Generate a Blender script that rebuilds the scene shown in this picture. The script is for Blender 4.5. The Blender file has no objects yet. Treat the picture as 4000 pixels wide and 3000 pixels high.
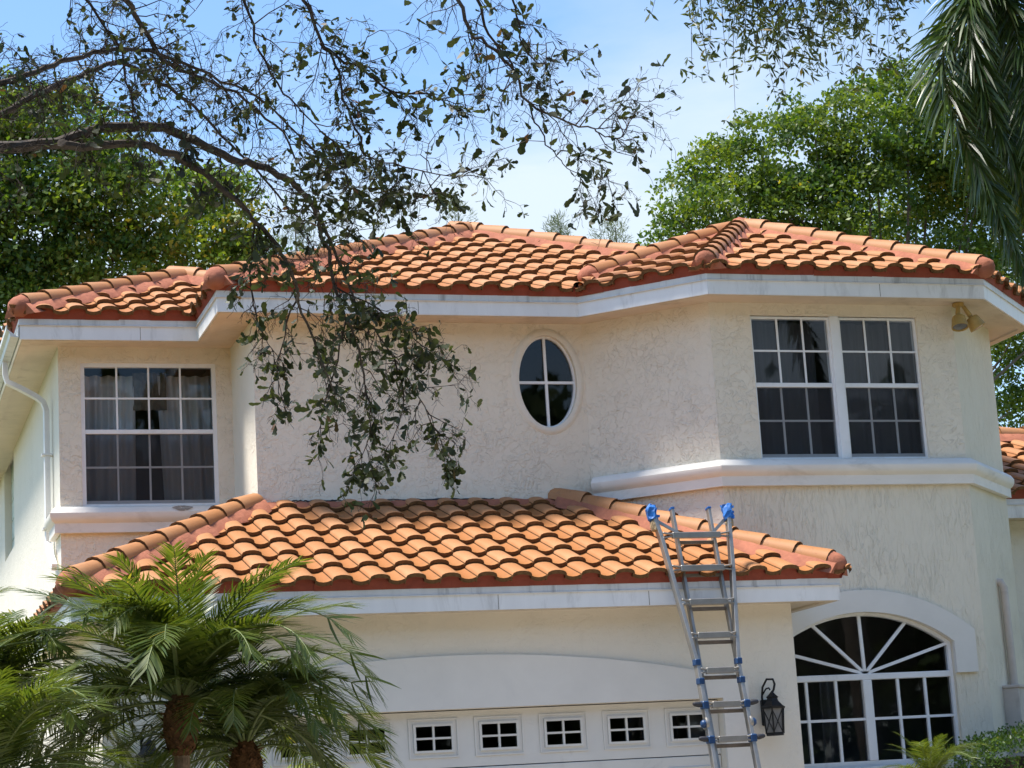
import bpy, bmesh, math, random
import numpy as np
from mathutils import Vector, Matrix
from mathutils.geometry import tessellate_polygon

random.seed(7)
RNG = np.random.default_rng(11)
scene = bpy.context.scene
COL = scene.collection

# ------------------------------------------------------------------ camera
YAW, PITCH, ROLL = 0.3095, 0.2034, 0.0601
CAM = Vector((-4.9864, -18.6596, 1.3))
fw = Vector((math.sin(YAW) * math.cos(PITCH), math.cos(YAW) * math.cos(PITCH), math.sin(PITCH)))
rt = Vector((math.cos(YAW), -math.sin(YAW), 0.0))
up = rt.cross(fw)
Rv = rt * math.cos(ROLL) - up * math.sin(ROLL)
Uv = rt * math.sin(ROLL) + up * math.cos(ROLL)
cam_data = bpy.data.cameras.new('camera')
cam_data.sensor_width = 36.0
cam_data.lens = 8427.8 / 4000 * 36
cam_data.clip_end = 2000
cam = bpy.data.objects.new('camera', cam_data)
cam.matrix_world = Matrix(((Rv.x, Uv.x, -fw.x, CAM.x), (Rv.y, Uv.y, -fw.y, CAM.y), (Rv.z, Uv.z, -fw.z, CAM.z), (0, 0, 0, 1)))
COL.objects.link(cam)
scene.camera = cam

# ------------------------------------------------------------------ light
SUN_EL = math.radians(68)
SUN_AZ = math.radians(-78)      # measured from +Y towards +X
SUN_DIR = Vector((math.sin(SUN_AZ) * math.cos(SUN_EL), math.cos(SUN_AZ) * math.cos(SUN_EL), math.sin(SUN_EL)))
sd = bpy.data.lights.new('sun', 'SUN')
sd.energy = 3.35
sd.angle = math.radians(13.0)
sd.color = (1.0, 0.95, 0.87)
sun = bpy.data.objects.new('sun', sd)
sun.rotation_euler = SUN_DIR.to_track_quat('Z', 'Y').to_euler()
sun.location = (-20, 30, 40)
COL.objects.link(sun)

world = bpy.data.worlds.new('World')
scene.world = world
world.use_nodes = True
nt = world.node_tree
for n in list(nt.nodes):
    nt.nodes.remove(n)


def ND(nt, t, **kw):
    n = nt.nodes.new(t)
    for k, v in kw.items():
        if k.startswith('i_'):
            n.inputs[k[2:].replace('_', ' ')].default_value = v
        else:
            setattr(n, k, v)
    return n


def LK(nt, a, b):
    nt.links.new(a, b)


def ramp(nt, stops):
    n = nt.nodes.new('ShaderNodeValToRGB')
    e = n.color_ramp.elements
    while len(e) < len(stops):
        e.new(0.5)
    for i, (p, c) in enumerate(stops):
        e[i].position = p
        e[i].color = c if len(c) == 4 else (*c, 1)
    return n


sky = ND(nt, 'ShaderNodeTexSky', sky_type='NISHITA', sun_disc=False, sun_elevation=SUN_EL, sun_rotation=SUN_AZ,
         altitude=0, air_density=1.0, dust_density=0.2, ozone_density=1.6)
tc = ND(nt, 'ShaderNodeTexCoord')
sep = ND(nt, 'ShaderNodeSeparateXYZ')
LK(nt, tc.outputs['Generated'], sep.inputs[0])
zz = ND(nt, 'ShaderNodeMath', operation='MAXIMUM'); zz.inputs[1].default_value = 0.0
LK(nt, sep.outputs['Z'], zz.inputs[0])
za = ND(nt, 'ShaderNodeMath', operation='ADD'); za.inputs[1].default_value = 0.12
LK(nt, zz.outputs[0], za.inputs[0])
dx = ND(nt, 'ShaderNodeMath', operation='DIVIDE'); dy = ND(nt, 'ShaderNodeMath', operation='DIVIDE')
LK(nt, sep.outputs['X'], dx.inputs[0]); LK(nt, za.outputs[0], dx.inputs[1])
LK(nt, sep.outputs['Y'], dy.inputs[0]); LK(nt, za.outputs[0], dy.inputs[1])
cmb = ND(nt, 'ShaderNodeCombineXYZ')
LK(nt, dx.outputs[0], cmb.inputs[0]); LK(nt, dy.outputs[0], cmb.inputs[1])
mp = ND(nt, 'ShaderNodeMapping')
mp.inputs['Location'].default_value = (6.5, 4.7, 0)
mp.inputs['Rotation'].default_value = (0, 0, math.radians(-12))
mp.inputs['Scale'].default_value = (0.85, 1.05, 1)
LK(nt, cmb.outputs[0], mp.inputs['Vector'])
cn = ND(nt, 'ShaderNodeTexNoise', i_Scale=0.75, i_Detail=9.0, i_Roughness=0.55, i_Distortion=0.6)
LK(nt, mp.outputs[0], cn.inputs['Vector'])
cr = ramp(nt, [(0.47, (0, 0, 0)), (0.66, (1, 1, 1))])
low = ND(nt, 'ShaderNodeMapRange')
low.inputs['From Min'].default_value = 0.10; low.inputs['From Max'].default_value = 0.36
low.inputs['To Min'].default_value = 0.17; low.inputs['To Max'].default_value = -0.06
LK(nt, zz.outputs[0], low.inputs['Value'])
cadd = ND(nt, 'ShaderNodeMath', operation='ADD')
LK(nt, cn.outputs['Fac'], cadd.inputs[0]); LK(nt, low.outputs[0], cadd.inputs[1])
LK(nt, cadd.outputs[0], cr.inputs[0])
cmix = ND(nt, 'ShaderNodeMix', data_type='RGBA')
cmul = ND(nt, 'ShaderNodeMath', operation='MULTIPLY'); cmul.inputs[1].default_value = 0.8
LK(nt, cr.outputs[0], cmul.inputs[0])
LK(nt, cmul.outputs[0], cmix.inputs['Factor'])
hsv = ND(nt, 'ShaderNodeHueSaturation'); hsv.inputs['Saturation'].default_value = 1.1; hsv.inputs['Value'].default_value = 0.92
LK(nt, sky.outputs[0], hsv.inputs['Color'])
LK(nt, hsv.outputs[0], cmix.inputs['A'])
cmix.inputs['B'].default_value = (3.25, 3.6, 3.8, 1)
bg = ND(nt, 'ShaderNodeBackground', i_Strength=0.115)
LK(nt, cmix.outputs['Result'], bg.inputs['Color'])
wo = ND(nt, 'ShaderNodeOutputWorld')
LK(nt, bg.outputs[0], wo.inputs['Surface'])

scene.view_settings.view_transform = 'Standard'
scene.view_settings.look = 'None'
scene.view_settings.exposure = 1.3
scene.view_settings.gamma = 1.0
scene.render.engine = 'CYCLES'
scene.cycles.max_bounces = 6
scene.cycles.transparent_max_bounces = 24
scene.cycles.sample_clamp_indirect = 6.0
scene.cycles.use_denoising = True


# ------------------------------------------------------------------ materials
def new_mat(name):
    m = bpy.data.materials.new(name)
    m.use_nodes = True
    t = m.node_tree
    for n in list(t.nodes):
        t.nodes.remove(n)
    out = t.nodes.new('ShaderNodeOutputMaterial')
    b = t.nodes.new('ShaderNodeBsdfPrincipled')
    t.links.new(b.outputs[0], out.inputs[0])
    return m, t, b, out


def mixc(t, fac, a, b):
    n = ND(t, 'ShaderNodeMix', data_type='RGBA')
    if hasattr(fac, 'node'):
        LK(t, fac, n.inputs['Factor'])
    else:
        n.inputs['Factor'].default_value = fac
    for s, v in (('A', a), ('B', b)):
        if hasattr(v, 'node'):
            LK(t, v, n.inputs[s])
        else:
            n.inputs[s].default_value = (*v, 1)
    return n.outputs['Result']


def noise(t, scale, detail=4, rough=0.55, dist=0.0, vec=None, scl=None, coord='Object'):
    if vec is None:
        vec = ND(t, 'ShaderNodeTexCoord').outputs[coord]
    if scl:
        mpn = ND(t, 'ShaderNodeMapping')
        mpn.inputs['Scale'].default_value = scl
        LK(t, vec, mpn.inputs['Vector'])
        vec = mpn.outputs[0]
    n = ND(t, 'ShaderNodeTexNoise', i_Scale=scale, i_Detail=detail, i_Roughness=rough, i_Distortion=dist)
    LK(t, vec, n.inputs['Vector'])
    return n.outputs['Fac']


def rmp(t, src, stops):
    r = ramp(t, [(p, (c, c, c) if not isinstance(c, tuple) else c) for p, c in stops])
    LK(t, src, r.inputs[0])
    return r.outputs[0]


def bump(t, b, h, strength, dist, prev=None):
    n = ND(t, 'ShaderNodeBump', i_Strength=strength, i_Distance=dist)
    LK(t, h, n.inputs['Height'])
    if prev is not None:
        LK(t, prev, n.inputs['Normal'])
    LK(t, n.outputs[0], b.inputs['Normal'])
    return n.outputs[0]


def plain(name, col, rough=0.6, spec=0.3, metal=0.0, var=0.12, scale=6.0, bstr=0.0, bscale=60.0, dirt=None, dirt_amt=0.5, scl=None, bdist=0.004):
    m, t, b, o = new_mat(name)
    f = noise(t, scale, 5, 0.6, 0.3, scl=scl)
    c = mixc(t, rmp(t, f, [(0.3, 0), (0.7, 1)]), tuple(x * (1 - var) for x in col), tuple(min(1, x * (1 + var)) for x in col))
    if dirt:
        f2 = noise(t, scale * 0.7, 8, 0.68, 0.5, scl=scl)
        k = rmp(t, f2, [(0.54, 0.0), (0.72, dirt_amt)])
        c = mixc(t, k, c, dirt)
    LK(t, c, b.inputs['Base Color'])
    b.inputs['Roughness'].default_value = rough
    b.inputs['Metallic'].default_value = metal
    b.inputs['Specular IOR Level'].default_value = spec
    if bstr:
        bump(t, b, noise(t, bscale, 4, 0.6), bstr, bdist)
    return m


def stucco_mat(name, col, stretch=(1, 1, 1), amp=1.0, scale=9.0, dirt=(0.45, 0.40, 0.33)):
    m, t, b, o = new_mat(name)
    big = noise(t, 0.8, 4, 0.6)
    c = mixc(t, rmp(t, big, [(0.3, 0), (0.7, 1)]), tuple(x * 0.95 for x in col), tuple(x * 1.03 for x in col))
    st = noise(t, 2.2, 9, 0.7, 0.8, scl=(1.6, 1.6, 0.5))
    c = mixc(t, rmp(t, st, [(0.58, 0.0), (0.78, 0.24)]), c, dirt)
    sp = noise(t, 26, 3, 0.7)
    c = mixc(t, rmp(t, sp, [(0.72, 0.0), (0.80, 0.10)]), c, (0.30, 0.26, 0.2))
    LK(t, c, b.inputs['Base Color'])
    b.inputs['Roughness'].default_value = 0.75
    b.inputs['Specular IOR Level'].default_value = 0.25
    # skip-trowel relief: raised plateaus with ragged edges, two sizes, over patches of flatter plaster
    w = noise(t, scale, 4, 0.55, 0.9, scl=stretch)
    rid = rmp(t, w, [(0.49, 0.0), (0.53, 1.0)])
    w2 = noise(t, scale * 2.6, 3, 0.55, 0.7, scl=stretch)
    rid2 = rmp(t, w2, [(0.54, 0.0), (0.60, 0.8)])
    pm = rmp(t, noise(t, 2.3, 3, 0.6), [(0.36, 0.25), (0.60, 1.0)])
    add = ND(t, 'ShaderNodeMath', operation='ADD')
    LK(t, rid, add.inputs[0]); LK(t, rid2, add.inputs[1])
    mul = ND(t, 'ShaderNodeMath', operation='MULTIPLY')
    LK(t, add.outputs[0], mul.inputs[0]); LK(t, pm, mul.inputs[1])
    n1 = bump(t, b, mul.outputs[0], 0.75 * amp, 0.0085)
    bump(t, b, noise(t, 45, 3, 0.6), 0.15 * amp, 0.004, n1)
    return m


def tile_mat(name, c1, c2, c3):
    m, t, b, o = new_mat(name)
    oi = ND(t, 'ShaderNodeObjectInfo')
    c = mixc(t, oi.outputs['Random'], c1, c2)
    c = mixc(t, rmp(t, noise(t, 3.0, 5, 0.6), [(0.4, 0.0), (0.75, 0.55)]), c, c3)
    f = noise(t, 140, 3, 0.7)
    c = mixc(t, rmp(t, f, [(0.62, 0.0), (0.75, 0.30)]), c, (0.30, 0.13, 0.06))
    d = noise(t, 9, 8, 0.7, 0.6)
    c = mixc(t, rmp(t, d, [(0.56, 0.0), (0.72, 0.42)]), c, (0.17, 0.09, 0.05))
    LK(t, c, b.inputs['Base Color'])
    b.inputs['Roughness'].default_value = 0.62
    b.inputs['Specular IOR Level'].default_value = 0.3
    bump(t, b, noise(t, 90, 4, 0.65), 0.35, 0.003)
    return m


def leaf_mat(name, ca, cb, cc=None, trans=0.35, rough=0.45, spec=0.5):
    m, t, b, o = new_mat(name)
    at = ND(t, 'ShaderNodeAttribute', attribute_name='var')
    stops = [(0.0, ca), (0.75, cb)] + ([(0.97, cb), (1.0, cc)] if cc else [])
    r = ramp(t, stops)
    LK(t, at.outputs['Fac'], r.inputs[0])
    LK(t, r.outputs[0], b.inputs['Base Color'])
    b.inputs['Roughness'].default_value = rough
    b.inputs['Specular IOR Level'].default_value = spec
    tr = ND(t, 'ShaderNodeBsdfTranslucent')
    bc = ND(t, 'ShaderNodeMix', data_type='RGBA', blend_type='MULTIPLY')
    bc.inputs['Factor'].default_value = 1.0
    LK(t, r.outputs[0], bc.inputs['A']); bc.inputs['B'].default_value = (1.6, 1.5, 0.5, 1)
    LK(t, bc.outputs['Result'], tr.inputs['Color'])
    mx = ND(t, 'ShaderNodeMixShader'); mx.inputs[0].default_value = trans
    LK(t, b.outputs[0], mx.inputs[1]); LK(t, tr.outputs[0], mx.inputs[2])
    LK(t, mx.outputs[0], o.inputs[0])
    return m


def glass_mat(name, tint=(0.75, 0.78, 0.8), refl=0.9):
    m, t, b, o = new_mat(name)
    t.nodes.remove(b)
    tr = ND(t, 'ShaderNodeBsdfTransparent'); tr.inputs[0].default_value = (*tint, 1)
    gl = ND(t, 'ShaderNodeBsdfGlossy'); gl.inputs['Roughness'].default_value = 0.02
    gl.inputs['Color'].default_value = (refl, refl, refl, 1)
    fr = ND(t, 'ShaderNodeFresnel'); fr.inputs['IOR'].default_value = 1.45
    bn = ND(t, 'ShaderNodeBump', i_Strength=0.05, i_Distance=0.01)
    LK(t, noise(t, 3.0, 2, 0.5), bn.inputs['Height'])
    LK(t, bn.outputs[0], gl.inputs['Normal'])
    mx = ND(t, 'ShaderNodeMixShader')
    LK(t, fr.outputs[0], mx.inputs[0]); LK(t, tr.outputs[0], mx.inputs[1]); LK(t, gl.outputs[0], mx.inputs[2])
    LK(t, mx.outputs[0], o.inputs[0])
    return m


def screen_mat(name):
    m, t, b, o = new_mat(name)
    b.inputs['Base Color'].default_value = (0.03, 0.03, 0.035, 1)
    b.inputs['Roughness'].default_value = 0.7
    tr = ND(t, 'ShaderNodeBsdfTransparent')
    mx = ND(t, 'ShaderNodeMixShader'); mx.inputs[0].default_value = 0.45
    LK(t, tr.outputs[0], mx.inputs[1]); LK(t, b.outputs[0], mx.inputs[2])
    LK(t, mx.outputs[0], o.inputs[0])
    return m


M = {}
WALL = (0.83, 0.745, 0.61)
M['stucco'] = stucco_mat('stucco_cream', WALL)
M['stucco_v'] = stucco_mat('stucco_vertical_trowel', (0.79, 0.715, 0.575), stretch=(1.6, 1.6, 0.35), amp=1.0, scale=9.0)
M['stucco_fine'] = stucco_mat('stucco_fine', (0.79, 0.73, 0.62), amp=0.5, scale=8.0)
M['band'] = plain('moulding_plaster', (0.82, 0.77, 0.70), 0.7, 0.25, var=0.05, scale=3, dirt=(0.40, 0.36, 0.30), dirt_amt=0.45, bstr=0.25, bscale=40, scl=(1, 1, 2.2))
M['trim'] = plain('smooth_trim_plaster', (0.75, 0.715, 0.65), 0.65, 0.25, var=0.04, scale=2.5, dirt=(0.55, 0.53, 0.5), dirt_amt=0.25, bstr=0.12, bscale=30)
M['fascia'] = plain('fascia_aluminium', (0.82, 0.81, 0.79), 0.42, 0.45, var=0.05, scale=2.2, dirt=(0.36, 0.34, 0.31), dirt_amt=0.6, bstr=0.05, bscale=12, scl=(2.5, 2.5, 0.6))
M['drip'] = plain('drip_edge_metal', (0.70, 0.69, 0.67), 0.42, 0.45, var=0.07, scale=3.2, dirt=(0.24, 0.22, 0.20), dirt_amt=0.75, bstr=0.06, bscale=14, scl=(3.0, 3.0, 0.25))
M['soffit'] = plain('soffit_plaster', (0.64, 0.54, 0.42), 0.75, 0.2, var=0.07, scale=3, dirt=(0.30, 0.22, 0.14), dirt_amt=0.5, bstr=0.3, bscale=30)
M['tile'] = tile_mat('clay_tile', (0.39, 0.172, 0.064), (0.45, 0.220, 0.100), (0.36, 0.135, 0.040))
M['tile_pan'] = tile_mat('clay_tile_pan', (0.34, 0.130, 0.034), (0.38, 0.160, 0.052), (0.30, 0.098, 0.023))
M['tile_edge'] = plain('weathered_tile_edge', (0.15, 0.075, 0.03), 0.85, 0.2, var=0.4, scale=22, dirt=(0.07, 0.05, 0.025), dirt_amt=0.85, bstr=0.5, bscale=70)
M['mortar'] = plain('red_mortar', (0.36, 0.135, 0.080), 0.85, 0.2, var=0.18, scale=7, dirt=(0.30, 0.10, 0.07), dirt_amt=0.6, bstr=0.7, bscale=28, bdist=0.01)
M['stop'] = plain('red_eave_closure', (0.27, 0.062, 0.036), 0.75, 0.25, var=0.15, scale=8, dirt=(0.12, 0.03, 0.02), dirt_amt=0.5, bstr=0.3, bscale=40)
M['peel'] = plain('peeled_plaster', (0.34, 0.29, 0.24), 0.9, 0.1, var=0.4, scale=40, dirt=(0.16, 0.13, 0.10), dirt_amt=0.8)
M['white'] = plain('white_window_metal', (0.82, 0.825, 0.83), 0.4, 0.45, var=0.04, scale=4, dirt=(0.45, 0.42, 0.38), dirt_amt=0.35)
M['door'] = plain('garage_door_paint', (0.71, 0.69, 0.64), 0.45, 0.4, var=0.04, scale=3, dirt=(0.36, 0.33, 0.30), dirt_amt=0.45, bstr=0.08, bscale=50)
M['glass'] = glass_mat('window_glass')
M['screen'] = screen_mat('insect_screen')
M['room'] = plain('dim_room', (0.13, 0.125, 0.12), 0.9, 0.1, var=0.1)
M['curtain'] = plain('sheer_curtain', (0.70, 0.68, 0.66), 0.9, 0.1, var=0.12, scale=3, scl=(5, 5, 0.3))
M['curtain_dark'] = plain('dark_curtain', (0.14, 0.14, 0.15), 0.9, 0.1, var=0.2, scale=3, scl=(5, 5, 0.3))
M['valance'] = plain('dark_valance', (0.22, 0.19, 0.15), 0.9, 0.1, var=0.3, scale=12)
M['black'] = plain('black_iron', (0.008, 0.008, 0.009), 0.5, 0.35, var=0.3, scale=20, bstr=0.2, bscale=60)
M['frost'] = plain('lantern_glass', (0.16, 0.155, 0.15), 0.25, 0.5, var=0.3, scale=8)
M['alu'] = plain('ladder_aluminium', (0.32, 0.30, 0.27), 0.42, 0.5, metal=0.6, var=0.12, scale=9, dirt=(0.30, 0.26, 0.20), dirt_amt=0.6, bstr=0.08, bscale=80)
M['alu_dark'] = plain('ladder_underside', (0.20, 0.17, 0.14), 0.6, 0.3, metal=0.3, var=0.2, scale=12)
M['blue'] = plain('blue_tape', (0.015, 0.13, 0.42), 0.5, 0.4, var=0.3, scale=14, bstr=0.6, bscale=25, bdist=0.01)
M['bluec'] = plain('blue_clamp', (0.012, 0.05, 0.14), 0.4, 0.5, var=0.2, scale=10)
M['burlap'] = plain('burlap_rag', (0.36, 0.26, 0.15), 0.95, 0.1, var=0.3, scale=30, bstr=0.8, bscale=60, bdist=0.01)
M['sticker'] = plain('ladder_sticker', (0.02, 0.045, 0.10), 0.5, 0.4, var=0.2, scale=20)
M['sticker_w'] = plain('ladder_sticker_white', (0.7, 0.7, 0.68), 0.5, 0.4, var=0.1)
M['sticker_r'] = plain('ladder_sticker_red', (0.6, 0.07, 0.05), 0.5, 0.4, var=0.1)
M['rubber'] = plain('black_knob', (0.03, 0.03, 0.035), 0.5, 0.4, var=0.2)
M['lamp'] = plain('yellowed_lamp_plastic', (0.46, 0.30, 0.09), 0.5, 0.35, var=0.18, scale=12, dirt=(0.2, 0.13, 0.05), dirt_amt=0.6)
M['pipe'] = plain('painted_conduit', (0.60, 0.52, 0.45), 0.6, 0.3, var=0.08, scale=6, dirt=(0.3, 0.25, 0.2), dirt_amt=0.4)
M['spout'] = plain('white_downspout', (0.76, 0.74, 0.72), 0.45, 0.4, var=0.05, scale=5, dirt=(0.4, 0.36, 0.3), dirt_amt=0.3)
M['gutter'] = plain('gutter_metal', (0.62, 0.64, 0.62), 0.4, 0.45, var=0.1, scale=4, dirt=(0.10, 0.12, 0.06), dirt_amt=0.6, scl=(1, 3, 0.6))
M['bark'] = plain('oak_bark', (0.085, 0.07, 0.058), 0.9, 0.15, var=0.35, scale=18, dirt=(0.19, 0.18, 0.16), dirt_amt=0.5, bstr=0.9, bscale=40, bdist=0.012)
M['twig'] = plain('oak_twig', (0.045, 0.034, 0.028), 0.9, 0.15, var=0.3, scale=20)
M['bark2'] = plain('grey_bark', (0.16, 0.13, 0.10), 0.9, 0.15, var=0.3, scale=8, bstr=0.6, bscale=30, bdist=0.01)
M['palm_trunk'] = plain('palm_trunk', (0.24, 0.17, 0.11), 0.9, 0.15, var=0.35, scale=16, dirt=(0.10, 0.06, 0.035), dirt_amt=0.7, bstr=0.9, bscale=30, bdist=0.02)
M['palm_boss'] = plain('palm_leaf_bases', (0.13, 0.065, 0.03), 0.95, 0.1, var=0.45, scale=24, dirt=(0.04, 0.02, 0.012), dirt_amt=0.8, bstr=1.0, bscale=45, bdist=0.02)
M['rachis'] = plain('palm_rachis', (0.16, 0.20, 0.07), 0.5, 0.4, var=0.2, scale=10)
M['leaf_oak'] = leaf_mat('oak_leaf', (0.022, 0.030, 0.014), (0.045, 0.060, 0.024), (0.13, 0.06, 0.03), 0.30, 0.5, 0.3)
M['leaf_back'] = leaf_mat('back_tree_leaf', (0.035, 0.09, 0.015), (0.15, 0.215, 0.033), (0.34, 0.30, 0.05), 0.45)
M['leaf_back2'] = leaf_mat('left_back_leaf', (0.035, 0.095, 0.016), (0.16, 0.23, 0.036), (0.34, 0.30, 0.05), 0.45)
M['leaf_over'] = leaf_mat('overhang_leaf', (0.035, 0.065, 0.018), (0.085, 0.11, 0.03), (0.2, 0.14, 0.03), 0.3)
M['leaf_palm'] = leaf_mat('date_palm_leaf', (0.045, 0.083, 0.015), (0.115, 0.148, 0.030), (0.36, 0.30, 0.05), 0.36, 0.36, 0.45)
M['leaf_fox'] = leaf_mat('foxtail_leaf', (0.025, 0.055, 0.012), (0.065, 0.105, 0.022), (0.20, 0.20, 0.05), 0.28, 0.36, 0.5)
M['leaf_areca'] = leaf_mat('areca_leaf', (0.16, 0.24, 0.03), (0.30, 0.34, 0.05), None, 0.4, 0.35, 0.5)
M['leaf_hedge'] = leaf_mat('hedge_leaf', (0.04, 0.09, 0.014), (0.085, 0.15, 0.022), (0.2, 0.24, 0.04), 0.3, 0.35, 0.5)
M['leaf_pine'] = leaf_mat('pine_needle', (0.085, 0.115, 0.075), (0.14, 0.17, 0.10), None, 0.3, 0.6, 0.2)
M['leaf_wood'] = leaf_mat('wood_leaf', (0.025, 0.05, 0.012), (0.06, 0.09, 0.02), None, 0.25, 0.6, 0.2)
M['grass'] = plain('lawn', (0.105, 0.12, 0.055), 0.9, 0.1, var=0.35, scale=3, bstr=0.5, bscale=30, bdist=0.03)
M['concrete'] = plain('driveway_concrete', (0.36, 0.31, 0.26), 0.85, 0.2, var=0.12, scale=1.5, dirt=(0.25, 0.23, 0.2), dirt_amt=0.5, bstr=0.3, bscale=40)
M['road'] = plain('asphalt', (0.055, 0.055, 0.058), 0.85, 0.2, var=0.2, scale=3, bstr=0.4, bscale=60)
M['block'] = plain('glass_block', (0.50, 0.56, 0.50), 0.5, 0.3, var=0.25, scale=14)


# ------------------------------------------------------------------ mesh helpers
WL = {}


def tag(o, label=None, cat=None, group=None, kind=None):
    if label: o['label'] = label
    if cat: o['category'] = cat
    if group: o['group'] = group
    if kind: o['kind'] = kind
    return o


def empty(name, loc=(0, 0, 0), rz=0.0):
    o = bpy.data.objects.new(name, None)
    o.empty_display_size = 0.2
    o.location = loc
    o.rotation_euler = (0, 0, rz)
    COL.objects.link(o)
    WL[o] = Vector(loc)
    return o


def link(name, me, parent=None):
    o = bpy.data.objects.new(name, me)
    COL.objects.link(o)
    if parent is not None:
        o.parent = parent
        WL[o] = WL.get(parent, Vector())
    else:
        WL[o] = Vector()
    return o


class MB:
    def __init__(s):
        s.v, s.f, s.m = [], [], []

    def add(s, vs, fs, m=0):
        k = len(s.v)
        s.v += [tuple(p) for p in vs]
        for f in fs:
            s.f.append([i + k for i in f]); s.m.append(m)
        return s

    def box(s, x0, x1, y0, y1, z0, z1, m=0):
        vs = [(x0, y0, z0), (x1, y0, z0), (x1, y1, z0), (x0, y1, z0), (x0, y0, z1), (x1, y0, z1), (x1, y1, z1), (x0, y1, z1)]
        return s.add(vs, [(0, 3, 2, 1), (4, 5, 6, 7), (0, 1, 5, 4), (1, 2, 6, 5), (2, 3, 7, 6), (3, 0, 4, 7)], m)

    def bar(s, p, q, w, h, upv=(0, 0, 1), m=0):
        p, q = Vector(p), Vector(q)
        d = (q - p).normalized()
        a = d.cross(Vector(upv)).normalized()
        b = a.cross(d)
        vs = []
        for c in (p, q):
            for i, j in ((-1, -1), (1, -1), (1, 1), (-1, 1)):
                vs.append(c + a * (i * w / 2) + b * (j * h / 2))
        return s.add(vs, [(0, 3, 2, 1), (4, 5, 6, 7), (0, 1, 5, 4), (1, 2, 6, 5), (2, 3, 7, 6), (3, 0, 4, 7)], m)

    def tube(s, path, rad, n=6, m=0, caps=True, sq=1.0):
        path = [Vector(p) for p in path]
        if not hasattr(rad, '__len__'):
            rad = [rad] * len(path)
        k = len(s.v)
        ref = None
        for i, p in enumerate(path):
            d = (path[min(i + 1, len(path) - 1)] - path[max(i - 1, 0)]).normalized()
            if ref is None:
                ref = Vector((0, 0, 1)) if abs(d.z) < 0.9 else Vector((1, 0, 0))
            a = d.cross(ref).normalized()
            b = a.cross(d).normalized()
            ref = b
            for j in range(n):
                t = 2 * math.pi * (j + 0.5) / n
                s.v.append(tuple(p + a * math.cos(t) * rad[i] + b * math.sin(t) * rad[i] * sq))
        for i in range(len(path) - 1):
            for j in range(n):
                s.f.append([k + i * n + j, k + i * n + (j + 1) % n, k + (i + 1) * n + (j + 1) % n, k + (i + 1) * n + j]); s.m.append(m)
        if caps:
            s.f.append([k + j for j in range(n)][::-1]); s.m.append(m)
            s.f.append([k + (len(path) - 1) * n + j for j in range(n)]); s.m.append(m)
        return s

    def lathe(s, prof, c, n=12, m=0, ax=None, rot=0.0):
        c = Vector(c)
        Z = Vector(ax).normalized() if ax else Vector((0, 0, 1))
        X = Z.orthogonal().normalized() if ax else Vector((1, 0, 0))
        Y = Z.cross(X)
        k = len(s.v)
        for r, z in prof:
            for j in range(n):
                t = 2 * math.pi * j / n + rot
                s.v.append(tuple(c + Z * z + X * (r * math.cos(t)) + Y * (r * math.sin(t))))
        for i in range(len(prof) - 1):
            for j in range(n):
                s.f.append([k + i * n + j, k + i * n + (j + 1) % n, k + (i + 1) * n + (j + 1) % n, k + (i + 1) * n + j]); s.m.append(m)
        s.f.append([k + j for j in range(n)][::-1]); s.m.append(m)
        s.f.append([k + (len(prof) - 1) * n + j for j in range(n)]); s.m.append(m)
        return s

    def extrude(s, loop, y0, y1, m=0):
        """closed loop of (x,z) as a slab between y0 (front) and y1"""
        n = len(loop)
        tri = tessellate_polygon([[Vector((x, z, 0)) for x, z in loop]])
        vs = [(x, y0, z) for x, z in loop] + [(x, y1, z) for x, z in loop]
        fs = [tuple(t) for t in tri] + [tuple(i + n for i in t) for t in tri]
        fs += [(i, (i + 1) % n, (i + 1) % n + n, i + n) for i in range(n)]
        return s.add(vs, fs, m)

    def sweep(s, path, prof, m=0, caps=True, closed=False):
        """plan path [(x,y)], outward on its right-hand side; profile [(out,z)]"""
        P = [Vector((p[0], p[1])) for p in path]
        n = len(P)
        offs = []
        for i in range(n):
            ds = []
            if i > 0: ds.append((P[i] - P[i - 1]).normalized())
            if i < n - 1: ds.append((P[i + 1] - P[i]).normalized())
            ns = [Vector((d.y, -d.x)) for d in ds]
            if len(ns) == 1:
                offs.append(ns[0])
            else:
                offs.append((ns[0] + ns[1]) / (1 + ns[0].dot(ns[1])))
        k = len(s.v)
        q = len(prof)
        for i in range(n):
            for o, z in prof:
                c = P[i] + offs[i] * o
                s.v.append((c.x, c.y, z))
        for i in range(n - 1):
            for j in range(q if closed else q - 1):
                s.f.append([k + i * q + j, k + (i + 1) * q + j, k + (i + 1) * q + (j + 1) % q, k + i * q + (j + 1) % q]); s.m.append(m)
        if caps and closed:
            s.f.append([k + j for j in range(q)]); s.m.append(m)
            s.f.append([k + (n - 1) * q + j for j in range(q)][::-1]); s.m.append(m)
        return s

    def build(s, name, mats, parent=None, smooth=False, bevel=0.0, sharp=50):
        me = bpy.data.meshes.new(name)
        off = WL.get(parent, Vector()) if parent is not None else Vector()
        me.from_pydata([tuple(Vector(v) - off) for v in s.v], [], s.f)
        if not isinstance(mats, (list, tuple)):
            mats = [mats]
        for x in mats:
            me.materials.append(M[x])
        me.polygons.foreach_set('material_index', s.m)
        if smooth:
            me.polygons.foreach_set('use_smooth', [True] * len(s.f))
            try:
                me.set_sharp_from_angle(angle=math.radians(sharp))
            except Exception:
                pass
        me.update()
        bm = bmesh.new(); bm.from_mesh(me)
        bmesh.ops.recalc_face_normals(bm, faces=bm.faces)
        bm.to_mesh(me); bm.free()
        o = link(name, me, parent)
        if bevel:
            md = o.modifiers.new('bevel', 'BEVEL'); md.width = bevel; md.segments = 1; md.limit_method = 'ANGLE'
        return o


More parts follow.
